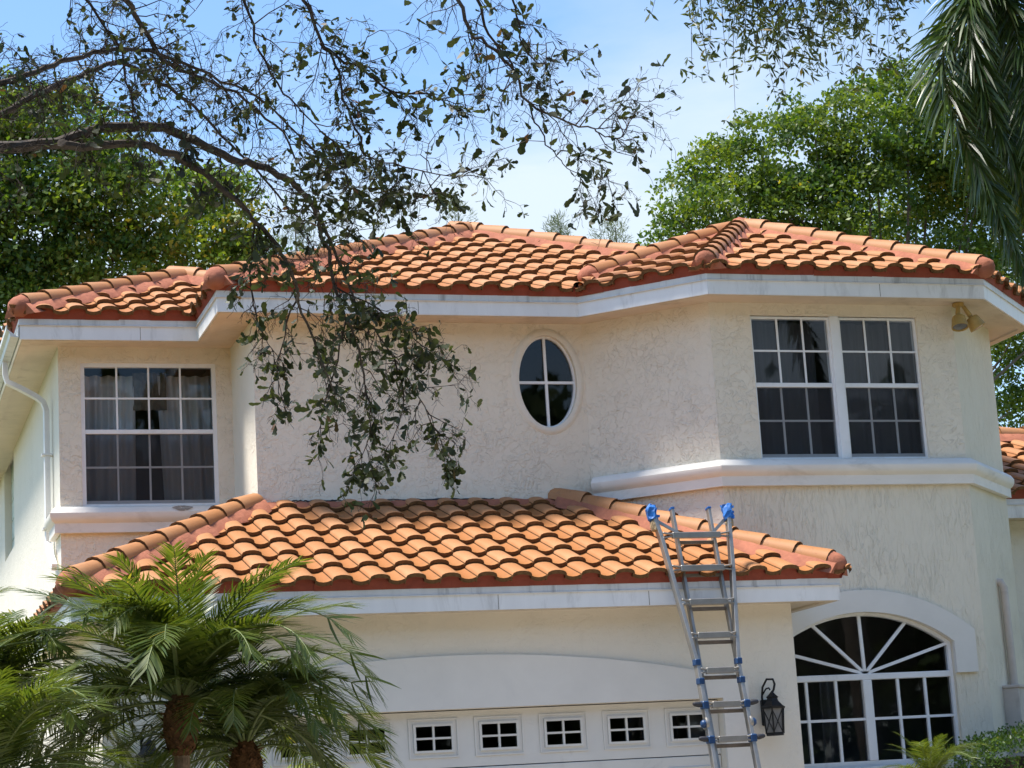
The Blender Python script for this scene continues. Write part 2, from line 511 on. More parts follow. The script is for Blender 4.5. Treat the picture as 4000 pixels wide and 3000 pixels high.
def np_mesh(name, V, F, mat, parent=None, var=None, smooth=False):
    """V (n,3), F (m,k) - big meshes fast"""
    me = bpy.data.meshes.new(name)
    off = WL.get(parent, Vector()) if parent is not None else Vector()
    V = V - np.array(off)
    m, k = F.shape
    me.vertices.add(len(V)); me.vertices.foreach_set('co', V.astype(np.float32).ravel())
    me.loops.add(m * k); me.loops.foreach_set('vertex_index', F.astype(np.int32).ravel())
    me.polygons.add(m)
    me.polygons.foreach_set('loop_start', np.arange(0, m * k, k, dtype=np.int32))
    if smooth:
        me.polygons.foreach_set('use_smooth', np.ones(m, dtype=bool))
    if var is not None:
        a = me.attributes.new('var', 'FLOAT', 'POINT')
        a.data.foreach_set('value', var.astype(np.float32))
    me.materials.append(M[mat])
    me.update(calc_edges=True)
    me.validate()
    return link(name, me, parent)


# ------------------------------------------------------------------ house dimensions
ym, yt, xt0, xt1, c2, xm0, yL, xL = 1.9858, 0.9715, 2.4108, 6.1745, 1.0147, -1.058, 3.2295, -2.8383
OV, ze, HF = 0.412, 6.611, 0.2235
t8 = math.tan(math.pi / 8)
xtl = xt0 + ym - yt
zg, OVG, HFG, xg1 = 3.4366, 0.35, 0.2201, 3.6041
SL = 0.44
XR = xt1 + c2
zb = ze - HF
YB = 12.0

# ------------------------------------------------------------------ ground
g = MB().box(-300, 300, -300, 300, -0.3, -0.02).build('ground', 'grass'); tag(g, kind='structure')
g = MB().box(-3.35, 8.0, -15.0, 0.4, -0.1, 0.0).build('driveway', 'concrete'); tag(g, kind='structure')  # unseen; widened past the garage to bounce light onto the front walls
g = MB().box(-5.2, -3.4, -15.0, 14.0, -0.1, -0.004).build('path', 'concrete'); tag(g, kind='structure')  # unseen strip, added to keep green lawn bounce off the left wall
g = MB().box(-300, 300, -22.0, -15.0, -0.1, -0.012).build('road', 'road'); tag(g, kind='structure')

# ------------------------------------------------------------------ the house
house = empty('house', (0, 0, 0))
tag(house, 'two-storey cream stucco house with orange clay tile roofs and white fascia', 'house')


def wall(p0, p1, z0, z1, holes=(), mat='stucco', reveal=0.14, name='wall'):
    """sheet from p0 to p1 with holes [(loop of (s,z), reveal depth)]; outward is right of p0->p1"""
    p0, p1 = Vector(p0), Vector(p1)
    d = (p1 - p0); L = d.length; d.normalize()
    nrm = Vector((d.y, -d.x))

    def W(s, z, dep=0.0):
        c = p0 + d * s - nrm * dep
        return (c.x, c.y, z)
    outer = [(0, z0), (L, z0), (L, z1), (0, z1)]
    loops = [outer] + [h for h in holes]
    tri = tessellate_polygon([[Vector((s, z, 0)) for s, z in lp] for lp in loops])
    flat = [p for lp in loops for p in lp]
    if len(holes) == 1 and len(holes[0]) == 4:
        (a0, b0), (a1, b1) = holes[0][0], holes[0][2]
        b = MB()
        for q0, q1, r0, r1 in ((0, L, z0, b0), (0, L, b1, z1), (0, a0, b0, b1), (a1, L, b0, b1)):
            if r1 - r0 > 0.002:
                b.add([W(q0, r0), W(q1, r0), W(q1, r1), W(q0, r1)], [(0, 1, 2, 3)])
    else:
        b = MB().add([W(s, z) for s, z in flat], [tuple(t) for t in tri])
    for h in holes:
        n = len(h)
        b.add([W(s, z) for s, z in h] + [W(s, z, reveal) for s, z in h], [(i, (i + 1) % n, (i + 1) % n + n, i + n) for i in range(n)])
    return b.build(name, mat, house)


def rect(x0, x1, z0, z1):
    return [(x0, z0), (x1, z0), (x1, z1), (x0, z1)]


def arc_pts(cx, half, z_spring, rise, n=20):
    R = (half * half + rise * rise) / (2 * rise)
    a = math.asin(half / R)
    return [(cx + R * math.sin(-a + 2 * a * i / n), z_spring + rise - R + R * math.cos(-a + 2 * a * i / n)) for i in range(n + 1)]


# window openings
LW = (-2.615, -1.222, 4.745, 6.245)
TW = (3.872, 5.752, 4.79, 6.285)
OVC, OVRX, OVRZ = (2.003, 5.80), 0.315, 0.485
AW_C, AW_H = 4.828, 0.975
oval = [(OVC[0] + OVRX * math.cos(2 * math.pi * i / 40), OVC[1] + OVRZ * math.sin(2 * math.pi * i / 40)) for i in range(40)]
arch_in = [(AW_C - AW_H, 1.70), (AW_C + AW_H, 1.70)] + arc_pts(AW_C, AW_H, 2.905, 0.32)[::-1]
sh = lambda lp, x: [(a - x, z) for a, z in lp]
ztop = zb + 0.03
wall((xL, YB), (xL, yL), 0, ztop, [rect(YB - 10.72, YB - 9.12, 5.2, 6.52)], 'stucco_fine')
wall((xL, yL), (xL, 0), 0, zg - HFG + 0.03, mat='stucco_fine')
wall((xL, yL), (xm0, yL), 2.9, ztop, [sh(rect(*LW), xL)])
wall((xm0, yL), (xm0, ym), 2.9, ztop, mat='stucco_fine')
wall((xm0, ym), (xt0, ym), 2.9, ztop, [sh(oval, xm0)])
wall((xt0, ym), (xtl, yt), 2.9, ztop)
wall((xtl, yt), (xt1, yt), 4.56, ztop, [sh(rect(*TW), xtl)])
wall((xtl, yt), (xt1, yt), 0, 4.56, [sh(arch_in, xtl)], 'stucco_v')
wall((xt1, yt), (XR, yt + c2), 0, ztop, mat='stucco_v')
wall((XR, yt + c2), (XR, YB), 0, ztop, mat='stucco_fine')
wall((XR, 2.6), (12.5, 2.6), 0, 4.42, mat='stucco_fine')
wall((12.5, 2.6), (12.5, YB), 0, 4.42, mat='stucco_fine')
wall((XR, YB), (xL, YB), 0, ztop, mat='stucco_fine')
DOOR = (-2.05, 2.83, 0.0, 2.379)
wall((xL, 0), (xg1, 0), 0, zg - HFG + 0.03, [rect(DOOR[0] - xL, DOOR[1] - xL, 0.001, DOOR[3])], 'stucco_fine', 0.16)
wall((xg1, 0), (xg1, yt), 0, zg - HFG + 0.03, mat='stucco_fine')

# ---- eaves: fascia, drip edge, closure, soffit
UP = [(xL, YB), (xL, yL), (xm0, yL), (xm0, ym), (xt0, ym), (xtl, yt), (xt1, yt), (XR, yt + c2), (XR, YB)]
GP = [(xL + 0.07, yL - 0.02), (xL + 0.07, 0), (xg1, 0), (xg1, yt - 0.01)]
WP = [(XR + 0.01, 2.6), (12.5, 2.6), (12.5, YB)]


def eaves(path, ov, z1, hf):
    z0 = z1 - hf
    MB().sweep(path, [(ov - 0.02, z0), (ov, z0), (ov, z1 - 0.075), (ov - 0.02, z1 - 0.075)], closed=True).build('fascia', 'fascia', house)
    MB().sweep(path, [(ov - 0.018, z1 - 0.078), (ov + 0.018, z1 - 0.083), (ov + 0.018, z1 - 0.076), (ov + 0.006, z1 - 0.07), (ov + 0.006, z1), (ov - 0.018, z1)], closed=True).build('drip_edge', 'drip', house)
    MB().sweep(path, [(ov - 0.05, z1 - 0.01), (ov - 0.012, z1 + 0.001), (ov - 0.012, z1 + 0.040), (ov - 0.05, z1 + 0.040)], closed=True).build('eave_closure', 'stop', house)
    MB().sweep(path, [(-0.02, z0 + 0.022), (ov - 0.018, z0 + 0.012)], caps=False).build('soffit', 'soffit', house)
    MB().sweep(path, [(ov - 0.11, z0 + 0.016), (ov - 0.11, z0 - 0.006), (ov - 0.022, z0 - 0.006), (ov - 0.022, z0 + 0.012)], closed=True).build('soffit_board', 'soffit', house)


eaves(UP, OV, ze, HF)
# butt joints of the fascia boards
for x, y, z0, z1 in ((-2.05, yL - OV - 0.0015, zb + 0.003, ze - 0.088), (0.55, ym - OV - 0.0015, zb + 0.003, ze - 0.088), (5.15, yt - OV - 0.0015, zb + 0.003, ze - 0.088), (0.62, -OVG - 0.0015, zg - HFG + 0.003, zg - 0.088), (2.05, -OVG - 0.0015, zg - HFG + 0.003, zg - 0.088)):
    MB().box(x - 0.0025, x + 0.0025, y, y + 0.004, z0, z1).build('fascia_joint', 'alu_dark', house)
eaves(GP, OVG, zg, HFG)
eaves(WP, 0.40, 4.558, 0.225)

# ---- roofs
TWID, TEXP, TLEN = 0.325, 0.412, 0.468


def tile_profile():
    p = 0.146
    pts = []
    for s in (0.0, 0.037, 0.074, 0.111, p):
        pts.append((s, 0.020 * ((s - 0.074) / 0.073) ** 2))
    pts.append((p + 0.001, 0.004))
    pts.append((p + 0.007, 0.004))
    q = p + 0.008
    c, r = (q + TWID + 0.012) / 2, (TWID + 0.012 - q) / 2
    for i in range(8):
        a = math.pi * (1 - i / 7)
        pts.append((c + r * math.cos(a), 0.026 + 0.040 * math.sin(a) ** 0.85))
    return pts


TP = tile_profile()


def tile_mesh():
    n = len(TP)
    vs, fs, ms = [], [], []
    T = 0.036
    for v, o in ((0.0, 0.044), (TLEN, -0.004)):
        for s, h in TP:
            vs.append((s - 0.074, v, h + o))
    for i in range(n - 1):
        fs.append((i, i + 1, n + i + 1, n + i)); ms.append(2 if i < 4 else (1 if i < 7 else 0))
    k = len(vs)
    for dz in (0.044, 0.044 - T):
        for s, h in TP:
            vs.append((s - 0.074, 0.001, h + dz))
    for i in range(n - 1):
        fs.append((k + i, k + n + i, k + n + i + 1, k + i + 1)); ms.append(1)
    k2 = len(vs)
    for s, h in TP:
        vs.append((s - 0.074, 0.001, h + 0.044 - T))
    for s, h in TP:
        vs.append((s - 0.074, 0.10, h + 0.044 - T))
    for i in range(n - 1):
        fs.append((k2 + i, k2 + n + i, k2 + n + i + 1, k2 + i + 1)); ms.append(1)
    # edge of the roll that laps over the next tile
    e = len(vs)
    s, h = TP[-1]
    vs += [(s - 0.074, 0.0, h + 0.044), (s - 0.074, TLEN, h - 0.004), (s - 0.074, TLEN, h - 0.02), (s - 0.074, 0.0, h + 0.006)]
    fs.append((e, e + 1, e + 2, e + 3)); ms.append(1)
    me = bpy.data.meshes.new('roof_tile')
    me.from_pydata(vs, [], fs)
    me.polygons.foreach_set('material_index', ms)
    me.polygons.foreach_set('use_smooth', [m != 1 for m in ms])
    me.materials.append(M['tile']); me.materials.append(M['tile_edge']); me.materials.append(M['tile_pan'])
    me.update()
    return me


TILE = tile_mesh()
# crease between pan and roll stays crisp
for ed in TILE.edges:
    a, b = ed.vertices
    if any({a, b} == {q_, q_ + len(TP)} for q_ in (4, 5, 6, 7)):
        ed.use_edge_sharp = True
TILE_LIFT = 0.034
NT = [0]


def lay_tiles(parent, poly, z0, slope, e0, e1, pan, overhang=0.055, joined=False, max_rows=40, rows0=0):
    """poly: convex plan polygon, counter-clockwise; eave line e0->e1 (left to right seen from outside); pan = distance of one pan centre along eave from e0"""
    e0, e1 = Vector(e0), Vector(e1)
    u2 = (e1 - e0).normalized()
    up2 = Vector((-u2.y, u2.x))
    cs = 1 / math.sqrt(1 + slope * slope)
    u = Vector((u2.x, u2.y, 0)); v = Vector((up2.x * cs, up2.y * cs, slope * cs)); n = u.cross(v)
    P = [Vector(p) for p in poly]
    S = [(p - e0).dot(u2) for p in P]; D = [(p - e0).dot(up2) for p in P]
    s0, s1, dmax = min(S), max(S), max(D)
    nrows = min(max_rows, int(dmax / (TEXP * cs)) + 2)
    k0 = int(math.floor((s0 - pan) / TWID)) - 1
    k1 = int(math.ceil((s1 - pan) / TWID)) + 1
    edges = []
    for i in range(len(P)):
        a, b = P[i], P[(i + 1) % len(P)]
        d = (b - a).normalized()
        inn = Vector((-d.y, d.x))
        is_eave = abs((a - e0).dot(up2)) < 1e-3 and abs((b - e0).dot(up2)) < 1e-3
        edges.append((a, inn, is_eave))
    infill = MB()
    jb = None
    if joined:
        jb = bmesh.new()
    for r in range(rows0, nrows):
        for k in range(k0, k1):
            jit = random.uniform(-0.006, 0.006)
            sc, vd = pan + k * TWID + jit, -overhang + r * TEXP + random.uniform(-0.005, 0.005)
            org = Vector((e0.x, e0.y, z0)) + u * sc + v * vd + n * TILE_LIFT
            R = Matrix((u, v, n)).transposed().to_4x4()
            mw = Matrix.Translation(org) @ R @ Matrix.Rotation(random.uniform(-0.012, 0.012), 4, 'Z')
            corners = [mw @ Vector(c) for c in ((-0.074, 0, 0), (0.263, 0, 0), (0.263, TLEN, 0), (-0.074, TLEN, 0))]
            cut = []
            skip = False
            for a, inn, ev in edges:
                if ev: continue
                ds = [(Vector((c.x, c.y)) - a).dot(inn) for c in corners]
                if max(ds) < 0.03:
                    skip = True; break
                if min(ds) < -0.002:
                    cut.append((a, inn))
            if skip: continue
            if r == 0:
                m4 = len(TP)
                q_ = [mw @ Vector((s_ - 0.074, 0.040, h_ + 0.003)) for s_, h_ in TP] + [mw @ Vector((s_ - 0.074, 0.040, -0.045)) for s_, h_ in TP]
                ok = any(all((Vector((c.x, c.y)) - a).dot(inn) > 0.0 for a, inn, ev in edges if not ev) for c in (q_[0], q_[m4 // 2], q_[m4 - 1]))
                if ok:
                    infill.add(q_, [(i, i + 1, m4 + i + 1, m4 + i) for i in range(m4 - 1)])
            if cut or joined:
                bm = bmesh.new(); bm.from_mesh(TILE); bm.transform(mw)
                for a, inn in cut:
                    bmesh.ops.bisect_plane(bm, geom=bm.verts[:] + bm.edges[:] + bm.faces[:], plane_co=(a.x, a.y, 0), plane_no=(-inn.x, -inn.y, 0), clear_outer=True)
                if len(bm.faces) < 4:
                    bm.free(); continue
                if joined:
                    tmp = bpy.data.meshes.new('tmp'); bm.to_mesh(tmp); jb.from_mesh(tmp); bpy.data.meshes.remove(tmp); bm.free(); continue
                me = TILE.copy(); bm.to_mesh(me); bm.free()
                o = bpy.data.objects.new('roof_tile', me)
            else:
                o = bpy.data.objects.new('roof_tile', TILE)
                o.matrix_world = mw
            COL.objects.link(o)
            o.parent = parent
            NT[0] += 1
    if infill.f:
        io = infill.build('closure_infill', 'stop', parent)
        bm = bmesh.new(); bm.from_mesh(io.data)
        for a, inn, ev in edges:
            if not ev:
                bmesh.ops.bisect_plane(bm, geom=bm.verts[:] + bm.edges[:] + bm.faces[:], plane_co=(a.x - inn.x * 0.012, a.y - inn.y * 0.012, 0), plane_no=(-inn.x, -inn.y, 0), clear_outer=True)
        bm.to_mesh(io.data); bm.free()
    if joined:
        me = TILE.copy(); me.name = 'far_tiles'; jb.to_mesh(me); jb.free()
        o = bpy.data.objects.new('far_roof_tiles', me); COL.objects.link(o); o.parent = parent; o['kind'] = 'stuff'


def cap_mesh():
    n = 9
    L, r0, r1, T = 0.415, 0.125, 0.106, 0.017
    vs, fs, ms = [], [], []
    arc = [math.pi * (i / (n - 1)) * 1.10 - 0.05 * math.pi for i in range(n)]
    for y, r in ((0, r0), (L, r1)):
        for a in arc: vs.append((math.cos(a) * r, y, math.sin(a) * r))
    for i in range(n - 1):
        fs.append((i, n + i, n + i + 1, i + 1)); ms.append(0)
    k = len(vs)
    for r in (r0, r0 - T):
        for a in arc: vs.append((math.cos(a) * r, 0.001, math.sin(a) * r))
    for i in range(n - 1):
        fs.append((k + i, k + i + 1, k + n + i + 1, k + n + i)); ms.append(1)
    k = len(vs)
    for y in (0.0, 0.09):
        for a in arc: vs.append((math.cos(a) * (r0 - T), y, math.sin(a) * (r0 - T)))
    for i in range(n - 1):
        fs.append((k + i, k + i + 1, k + n + i + 1, k + n + i)); ms.append(1)
    me = bpy.data.meshes.new('ridge_tile')
    me.from_pydata(vs, [], fs)
    me.polygons.foreach_set('material_index', ms)
    me.polygons.foreach_set('use_smooth', [m == 0 for m in ms])
    me.materials.append(M['tile']); me.materials.append(M['tile_edge'])
    me.update()
    return me


CAP = cap_mesh()


def hip(parent, lo, hi, plug=True, plug_flat=False, lift=0.095, step=0.352, start=0.03, wid=0.195, stop=0.0):
    lo, hi = Vector(lo), Vector(hi)
    d = (hi - lo); L = d.length; d.normalize()
    side = d.cross(Vector((0, 0, 1))).normalized(); nn = side.cross(d)
    # mortar bed
    b = MB()
    nseg = max(3, int(L / 0.09))
    k = 0
    ring = []
    for i in range(nseg + 1):
        c = lo + d * (L * i / nseg)
        w1, w2 = wid + random.uniform(-0.022, 0.03), wid + random.uniform(-0.022, 0.03)
        h = 0.122 + random.uniform(-0.006, 0.006)
        ring.append([c - side * w1 + nn * (0.060 - w1 * 0.22), c - side * (0.118) + nn * h, c + nn * (h + 0.03), c + side * 0.118 + nn * h, c + side * w2 + nn * (0.060 - w2 * 0.22)])
    vs = [p for r in ring for p in r]
    fs = [(i * 5 + j, i * 5 + j + 1, (i + 1) * 5 + j + 1, (i + 1) * 5 + j) for i in range(nseg) for j in range(4)]
    fs += [(0, 1, 2, 3, 4), tuple(nseg * 5 + j for j in range(5))]
    b.add(vs, fs)
    b.build('mortar_bed', 'mortar', parent, smooth=True)
    # caps
    t = start
    while t < L - 0.10 - stop:
        a = random.uniform(-0.02, 0.02)
        tilt = 0.035
        c = lo + d * t + nn * (lift + 0.018)
        dd = (d - nn * tilt).normalized()
        sd = (side + nn * a).normalized(); n3 = sd.cross(dd).normalized()
        R = Matrix((sd, dd, n3)).transposed().to_4x4()
        o = bpy.data.objects.new('ridge_tile', CAP)
        o.matrix_world = Matrix.Translation(c) @ R
        COL.objects.link(o); o.parent = parent
        t += step + random.uniform(-0.008, 0.008)
    if plug:
        b = MB()
        c = lo + d * (start + 0.012) + nn * (lift + 0.008)
        rr = 0.118
        prof = [(rr, 0.10), (rr, 0.02), (rr * 0.93, -0.02), (rr * 0.7, -0.045), (rr * 0.35, -0.055), (0.01, -0.058)] if plug_flat else [(rr, 0.12), (rr * 1.02, 0.0), (rr * 0.95, -0.07), (rr * 0.78, -0.12), (rr * 0.45, -0.155), (0.01, -0.165)]
        b.lathe(prof, c, 14, ax=d)
        b.v = [tuple(Vector(p) + Vector((random.uniform(-1, 1), random.uniform(-1, 1), random.uniform(-1, 1))) * 0.004) for p in b.v]
        b.build('mortar_plug', 'mortar', parent, smooth=True)


def deck(name, polys):
    b = MB()
    for pl in polys:
        b.add(pl, [tuple(range(len(pl)))])
    return b.build(name, 'stop', house)


# garage roof
gz = lambda y: zg + SL * (y + OVG)
GL, GR = xL + 0.07 - OVG, xg1 + OVG
HLx, HRx = -1.07, 2.06
zj = gz(ym)
garage_roof = deck('garage_roof', [
    [(GL, -OVG, zg), (GR, -OVG, zg), (HRx, ym, zj), (HLx, ym, zj)],
    [(GL, -OVG, zg), (HLx, ym, zj), (HLx, yL + 0.02, zj), (GL, yL + 0.02, zg)],
    [(GR, -OVG, zg), (GR, 1.1, zg), (HRx, ym, zj)]])
lay_tiles(garage_roof, [(GL, -OVG), (GR, -OVG), (HRx, ym), (HLx, ym)], zg, SL, (GL, -OVG), (GR, -OVG), 0.006 - GL)
sgl = (zj - zg) / (HLx - GL)
lay_tiles(garage_roof, [(GL, yL), (GL, -OVG), (HLx, ym), (HLx, yL)], zg, sgl, (GL, yL), (GL, -OVG), 0.16, joined=True)
sgr = (zj - zg) / (GR - HRx)
lay_tiles(garage_roof, [(GR, -OVG), (GR, yt), (HRx, ym)], zg, sgr, (GR, -OVG), (GR, yt), 0.16, joined=True)
hip(garage_roof, (GL, -OVG, zg), (HLx, ym, zj), start=0.06)
hip(garage_roof, (GR, -OVG, zg), (HRx, ym, zj), start=0.10)
# mortar flashing where the garage roof meets the wall
b = MB()
n = 60
for i in range(n + 1):
    x = HLx + 0.08 + (HRx - HLx - 0.1) * i / n
    b.v += [(x, ym - 0.004, zj + 0.115 + random.uniform(-0.006, 0.006)), (x, ym - 0.05, zj + 0.085 + random.uniform(-0.008, 0.008)), (x, ym - 0.10 - random.uniform(0, 0.05), zj + 0.012)]
for i in range(n):
    for j in range(2):
        b.f.append([i * 3 + j, (i + 1) * 3 + j, (i + 1) * 3 + j + 1, i * 3 + j + 1]); b.m.append(0)
b.build('mortar_flashing', 'mortar', garage_roof, smooth=True)

# upper roof
ex0, ey0 = xm0 - OV, ym - OV
AX, AY = 2.25, ey0 + 3.72
za_ = lambda d: ze + SL * d
T = Vector((4.84, 3.16, ze + SL * 2.6))
P0, P1, P2, P3 = (2.24, ey0), (xtl - OV * t8, yt - OV), (xt1 + OV * t8, yt - OV), (XR + OV, yt + c2 - OV * t8)
lx0, ly0 = xL - OV, yL - OV
la = (lx0 + 2.0, ly0 + 2.0)
vz = Vector((2.54, 2.07, ze + 0.218))
main_roof = deck('upper_roof', [
    [(ex0, ey0, ze), (P0[0], P0[1], ze), (4.065, 3.48, ze + SL * (3.48 - ey0)), (AX, AY, za_(3.72))],
    [(ex0, ey0, ze), (AX, AY, za_(3.72)), (AX, YB + .4, za_(3.72)), (ex0, YB + .4, ze)],
    [(AX, AY, za_(3.72)), (5.97, 1.6, ze), (5.97, YB + .4, ze), (AX, YB + .4, za_(3.72))],
    [(lx0, ly0, ze), (ex0, ly0, ze), (-0.36, 3.93, za_(1.11)), (la[0], la[1], za_(2.0))],
    [(lx0, ly0, ze), (la[0], la[1], za_(2.0)), (la[0], YB + .4, za_(2.0)), (lx0, YB + .4, ze)],
    [(la[0], la[1], za_(2.0)), (-0.36, 3.93, za_(1.11)), (-0.36, YB + .4, za_(1.11)), (la[0], YB + .4, za_(2.0))],
    [(*P0, ze), (*P1, ze), tuple(T), tuple(vz)],
    [(*P1, ze), (*P2, ze), tuple(T)],
    [(*P2, ze), (*P3, ze), tuple(T)],
    [(*P3, ze), (P3[0], YB + .4, ze), (T.x, YB + .4, T.z), tuple(T)],
    [tuple(vz), tuple(T), (T.x, YB + .4, T.z), (vz.x, YB + .4, vz.z)]])
lay_tiles(main_roof, [(ex0, ey0), (P0[0], P0[1]), (4.065, 3.48), (AX, AY)], ze, SL, (ex0, ey0), P0, 1.457 - ex0)
lay_tiles(main_roof, [(lx0, ly0), (ex0, ly0), (-0.36, 3.93), la], ze, SL, (lx0, ly0), (ex0, ly0), -2.53 - lx0)
lay_tiles(main_roof, [P1, P2, (T.x, T.y)], ze, SL, P1, P2, 4.81 - P1[0])
dch = (Vector((T.x, T.y)) - Vector(P1)).dot(Vector((1, 1)).normalized())
sch = (T.z - ze) / dch
lay_tiles(main_roof, [P0, P1, (T.x, T.y), (vz.x, vz.y)], ze, sch, P0, P1, 0.04)
dcr = (Vector((T.x, T.y)) - Vector(P2)).dot(Vector((-1, 1)).normalized())
lay_tiles(main_roof, [P2, P3, (T.x, T.y)], ze, (T.z - ze) / dcr, P2, P3, 0.15, max_rows=3, joined=True)
# side slopes seen only at their eaves
lay_tiles(main_roof, [(ex0, ly0), (ex0, ey0), (ex0 + 1.1, ey0 + 1.1), (ex0 + 1.1, ly0 + 1.1)], ze, SL, (ex0, ly0), (ex0, ey0), 0.12, joined=True)
lay_tiles(main_roof, [(lx0, YB), (lx0, ly0), (lx0 + 1.2, ly0 + 1.2), (lx0 + 1.2, YB)], ze, SL, (lx0, YB), (lx0, ly0), 0.14, joined=True)
hip(main_roof, (ex0, ey0, ze), (AX, AY, za_(3.72)), start=0.05)
hip(main_roof, (4.065, 3.48, ze + SL * (3.48 - ey0)), (AX, AY, za_(3.72)), plug=False, start=0.1)
hip(main_roof, (lx0, ly0, ze), (la[0], la[1], za_(2.0)), start=0.07)
hip(main_roof, (-0.36, 3.93, za_(1.11)), (la[0], la[1], za_(2.0)), plug=False, start=0.1)
hip(main_roof, (*P1, ze), tuple(T), plug_flat=True, start=0.02, stop=0.05)
hip(main_roof, tuple(vz), tuple(T), start=0.10, stop=0.12, wid=0.18)
hip(main_roof, (*P2, ze), tuple(T), start=0.05, stop=0.2)
hip(main_roof, (*P3, ze), tuple(T), start=0.08, stop=0.2)
# ridges running back
hip(main_roof, (AX, YB, za_(3.72)), (AX, AY, za_(3.72)), plug=False, stop=0.05)
hip(main_roof, (la[0], YB, za_(2.0)), (la[0], la[1], za_(2.0)), plug=False, stop=0.05)
# lump of mortar at the crossing of the ridges
for c in ((AX, AY, za_(3.72) + 0.13), (T.x, T.y, T.z + 0.15)):
    b = MB().lathe([(0.14, -0.12), (0.14, -0.02), (0.12, 0.03), (0.07, 0.058), (0.01, 0.065)], c, 12)
    b.v = [tuple(Vector(p) + Vector((random.uniform(-1, 1), random.uniform(-1, 1), random.uniform(-1, 1))) * 0.008) for p in b.v]
    b.build('mortar_lump', 'mortar', main_roof, smooth=True)

# right wing roof
wy0, wz0 = 2.2, 4.558
wing_top = 2.3
wing_roof = deck('wing_roof', [
    [(XR, wy0, wz0), (12.9, wy0, wz0), (12.9 - wing_top, wy0 + wing_top, wz0 + SL * wing_top), (XR, wy0 + wing_top, wz0 + SL * wing_top)],
    [(XR, wy0 + wing_top, wz0 + SL * wing_top), (12.9 - wing_top, wy0 + wing_top, wz0 + SL * wing_top), (12.9 - wing_top, 9, wz0), (XR, 9, wz0)]])
lay_tiles(wing_roof, [(XR, wy0), (8.3, wy0), (8.3, wy0 + wing_top), (XR, wy0 + wing_top)], wz0, SL, (XR, wy0), (8.3, wy0), 0.12)
lay_tiles(wing_roof, [(8.3, wy0), (10.6, wy0), (10.6, wy0 + wing_top), (8.3, wy0 + wing_top)], wz0, SL, (8.3, wy0), (10.6, wy0), 0.31, joined=True)
hip(wing_roof, (XR + 0.02, wy0 + wing_top, wz0 + SL * wing_top), (10.6, wy0 + wing_top, wz0 + SL * wing_top), plug=False)

# ---- belt mouldings
bandp = lambda zt: [(0.005, zt), (0.045, zt - 0.004), (0.085, zt - 0.03), (0.115, zt - 0.075), (0.113, zt - 0.115), (0.095, zt - 0.15), (0.072, zt - 0.168), (0.065, zt - 0.176), (0.065, zt - 0.272), (0.005, zt - 0.272)]
zt_ = 4.785
MB().sweep([(xt0 + 0.03, ym - 0.03), (xtl, yt), (xt1, yt), (XR - 0.02, yt + c2 - 0.02)], bandp(zt_), closed=True).build('belt_moulding', 'band', house, smooth=True, sharp=36)
MB().sweep([(xL, yL + 0.55), (xL, yL), (xm0 - 0.002, yL)], bandp(4.748), closed=True).build('belt_moulding', 'band', house, smooth=True, sharp=36)

# black stain shaped as a bead along the garage roof flashing, peeled paint on the left moulding
for xa, xb in ((0.15, 1.35), (-0.75, -0.2)):
    pts = [(xa + (xb - xa) * i / 24, ym - 0.006, zj + 0.118 + random.uniform(-0.006, 0.008)) for i in range(25)]
    MB().tube(pts, [0.004 + 0.009 * abs(math.sin(i * 0.9)) * (1 - abs(i - 12) / 14) for i in range(25)], 5).build('black_stain', 'rubber', house)
for xc, wd in ((-1.62, 0.105), (-1.275, 0.06)):
    b = MB()
    prof = [(0.047, -0.002), (0.087, -0.028), (0.117, -0.073)]
    n = 16
    for i in range(n + 1):
        x = xc - wd + 2 * wd * i / n
        env = max(0.0, 1 - ((i - n / 2) / (n / 2)) ** 2)
        lo_, hi_ = 0.45 - 0.45 * env * random.uniform(0.6, 1.0), 0.55 + 0.45 * env * random.uniform(0.6, 1.0)
        for t_ in (lo_, hi_):
            o_ = float(np.interp(t_, (0, 0.5, 1), [p[0] for p in prof])); z_ = float(np.interp(t_, (0, 0.5, 1), [p[1] for p in prof]))
            b.v.append((x, yL - o_ - 0.007, 4.748 + z_))
    b.f = [[2 * i, 2 * i + 1, 2 * i + 3, 2 * i + 2] for i in range(n)]; b.m = [0] * n
    b.build('peeled_patch', 'peel', house)

# ---- garage door surround
arch_g = [(0.33 + (-2.64 + 5.40 * i / 24), 0) for i in range(25)]
arch_g = [(x, 2.852 - 0.0415 * (x - 0.33) ** 2) for x, _ in arch_g]
lp = [(-2.31, 0.0)] + arch_g + [(3.09, 0.0), (DOOR[1], 0.0), (DOOR[1], DOOR[3]), (DOOR[0], DOOR[3]), (DOOR[0], 0.0)]
MB().extrude(lp, -0.038, 0.002).build('door_surround', 'trim', house)
# arched surround on the turret
oa = arc_pts(AW_C, 1.215, 3.02, 0.425, 28)
ia = arc_pts(AW_C, AW_H - 0.002, 2.905, 0.32, 28)
lp = [(AW_C - 1.215, 2.588)] + oa + [(AW_C + 1.215, 2.588), (AW_C + AW_H, 2.588)] + ia[::-1] + [(AW_C - AW_H, 2.588)]
MB().extrude(lp, yt - 0.045, yt + 0.002).build('arch_surround', 'trim', house)
# oval surround ring
b = MB()
for k, (r, y) in enumerate(((0.315, ym + 0.01), (0.315, ym - 0.015), (0.345, ym - 0.024), (0.375, ym - 0.016), (0.395, ym + 0.002))):
    for i in range(48):
        a = 2 * math.pi * i / 48
        rx, rz = r, r - 0.315 + 0.485
        b.v.append((OVC[0] + rx * math.cos(a), y, OVC[1] + rz * math.sin(a)))
for k in range(4):
    for i in range(48):
        b.f.append([k * 48 + i, k * 48 + (i + 1) % 48, (k + 1) * 48 + (i + 1) % 48, (k + 1) * 48 + i]); b.m.append(0)
b.build('oval_surround', 'stucco_fine', house, smooth=True)


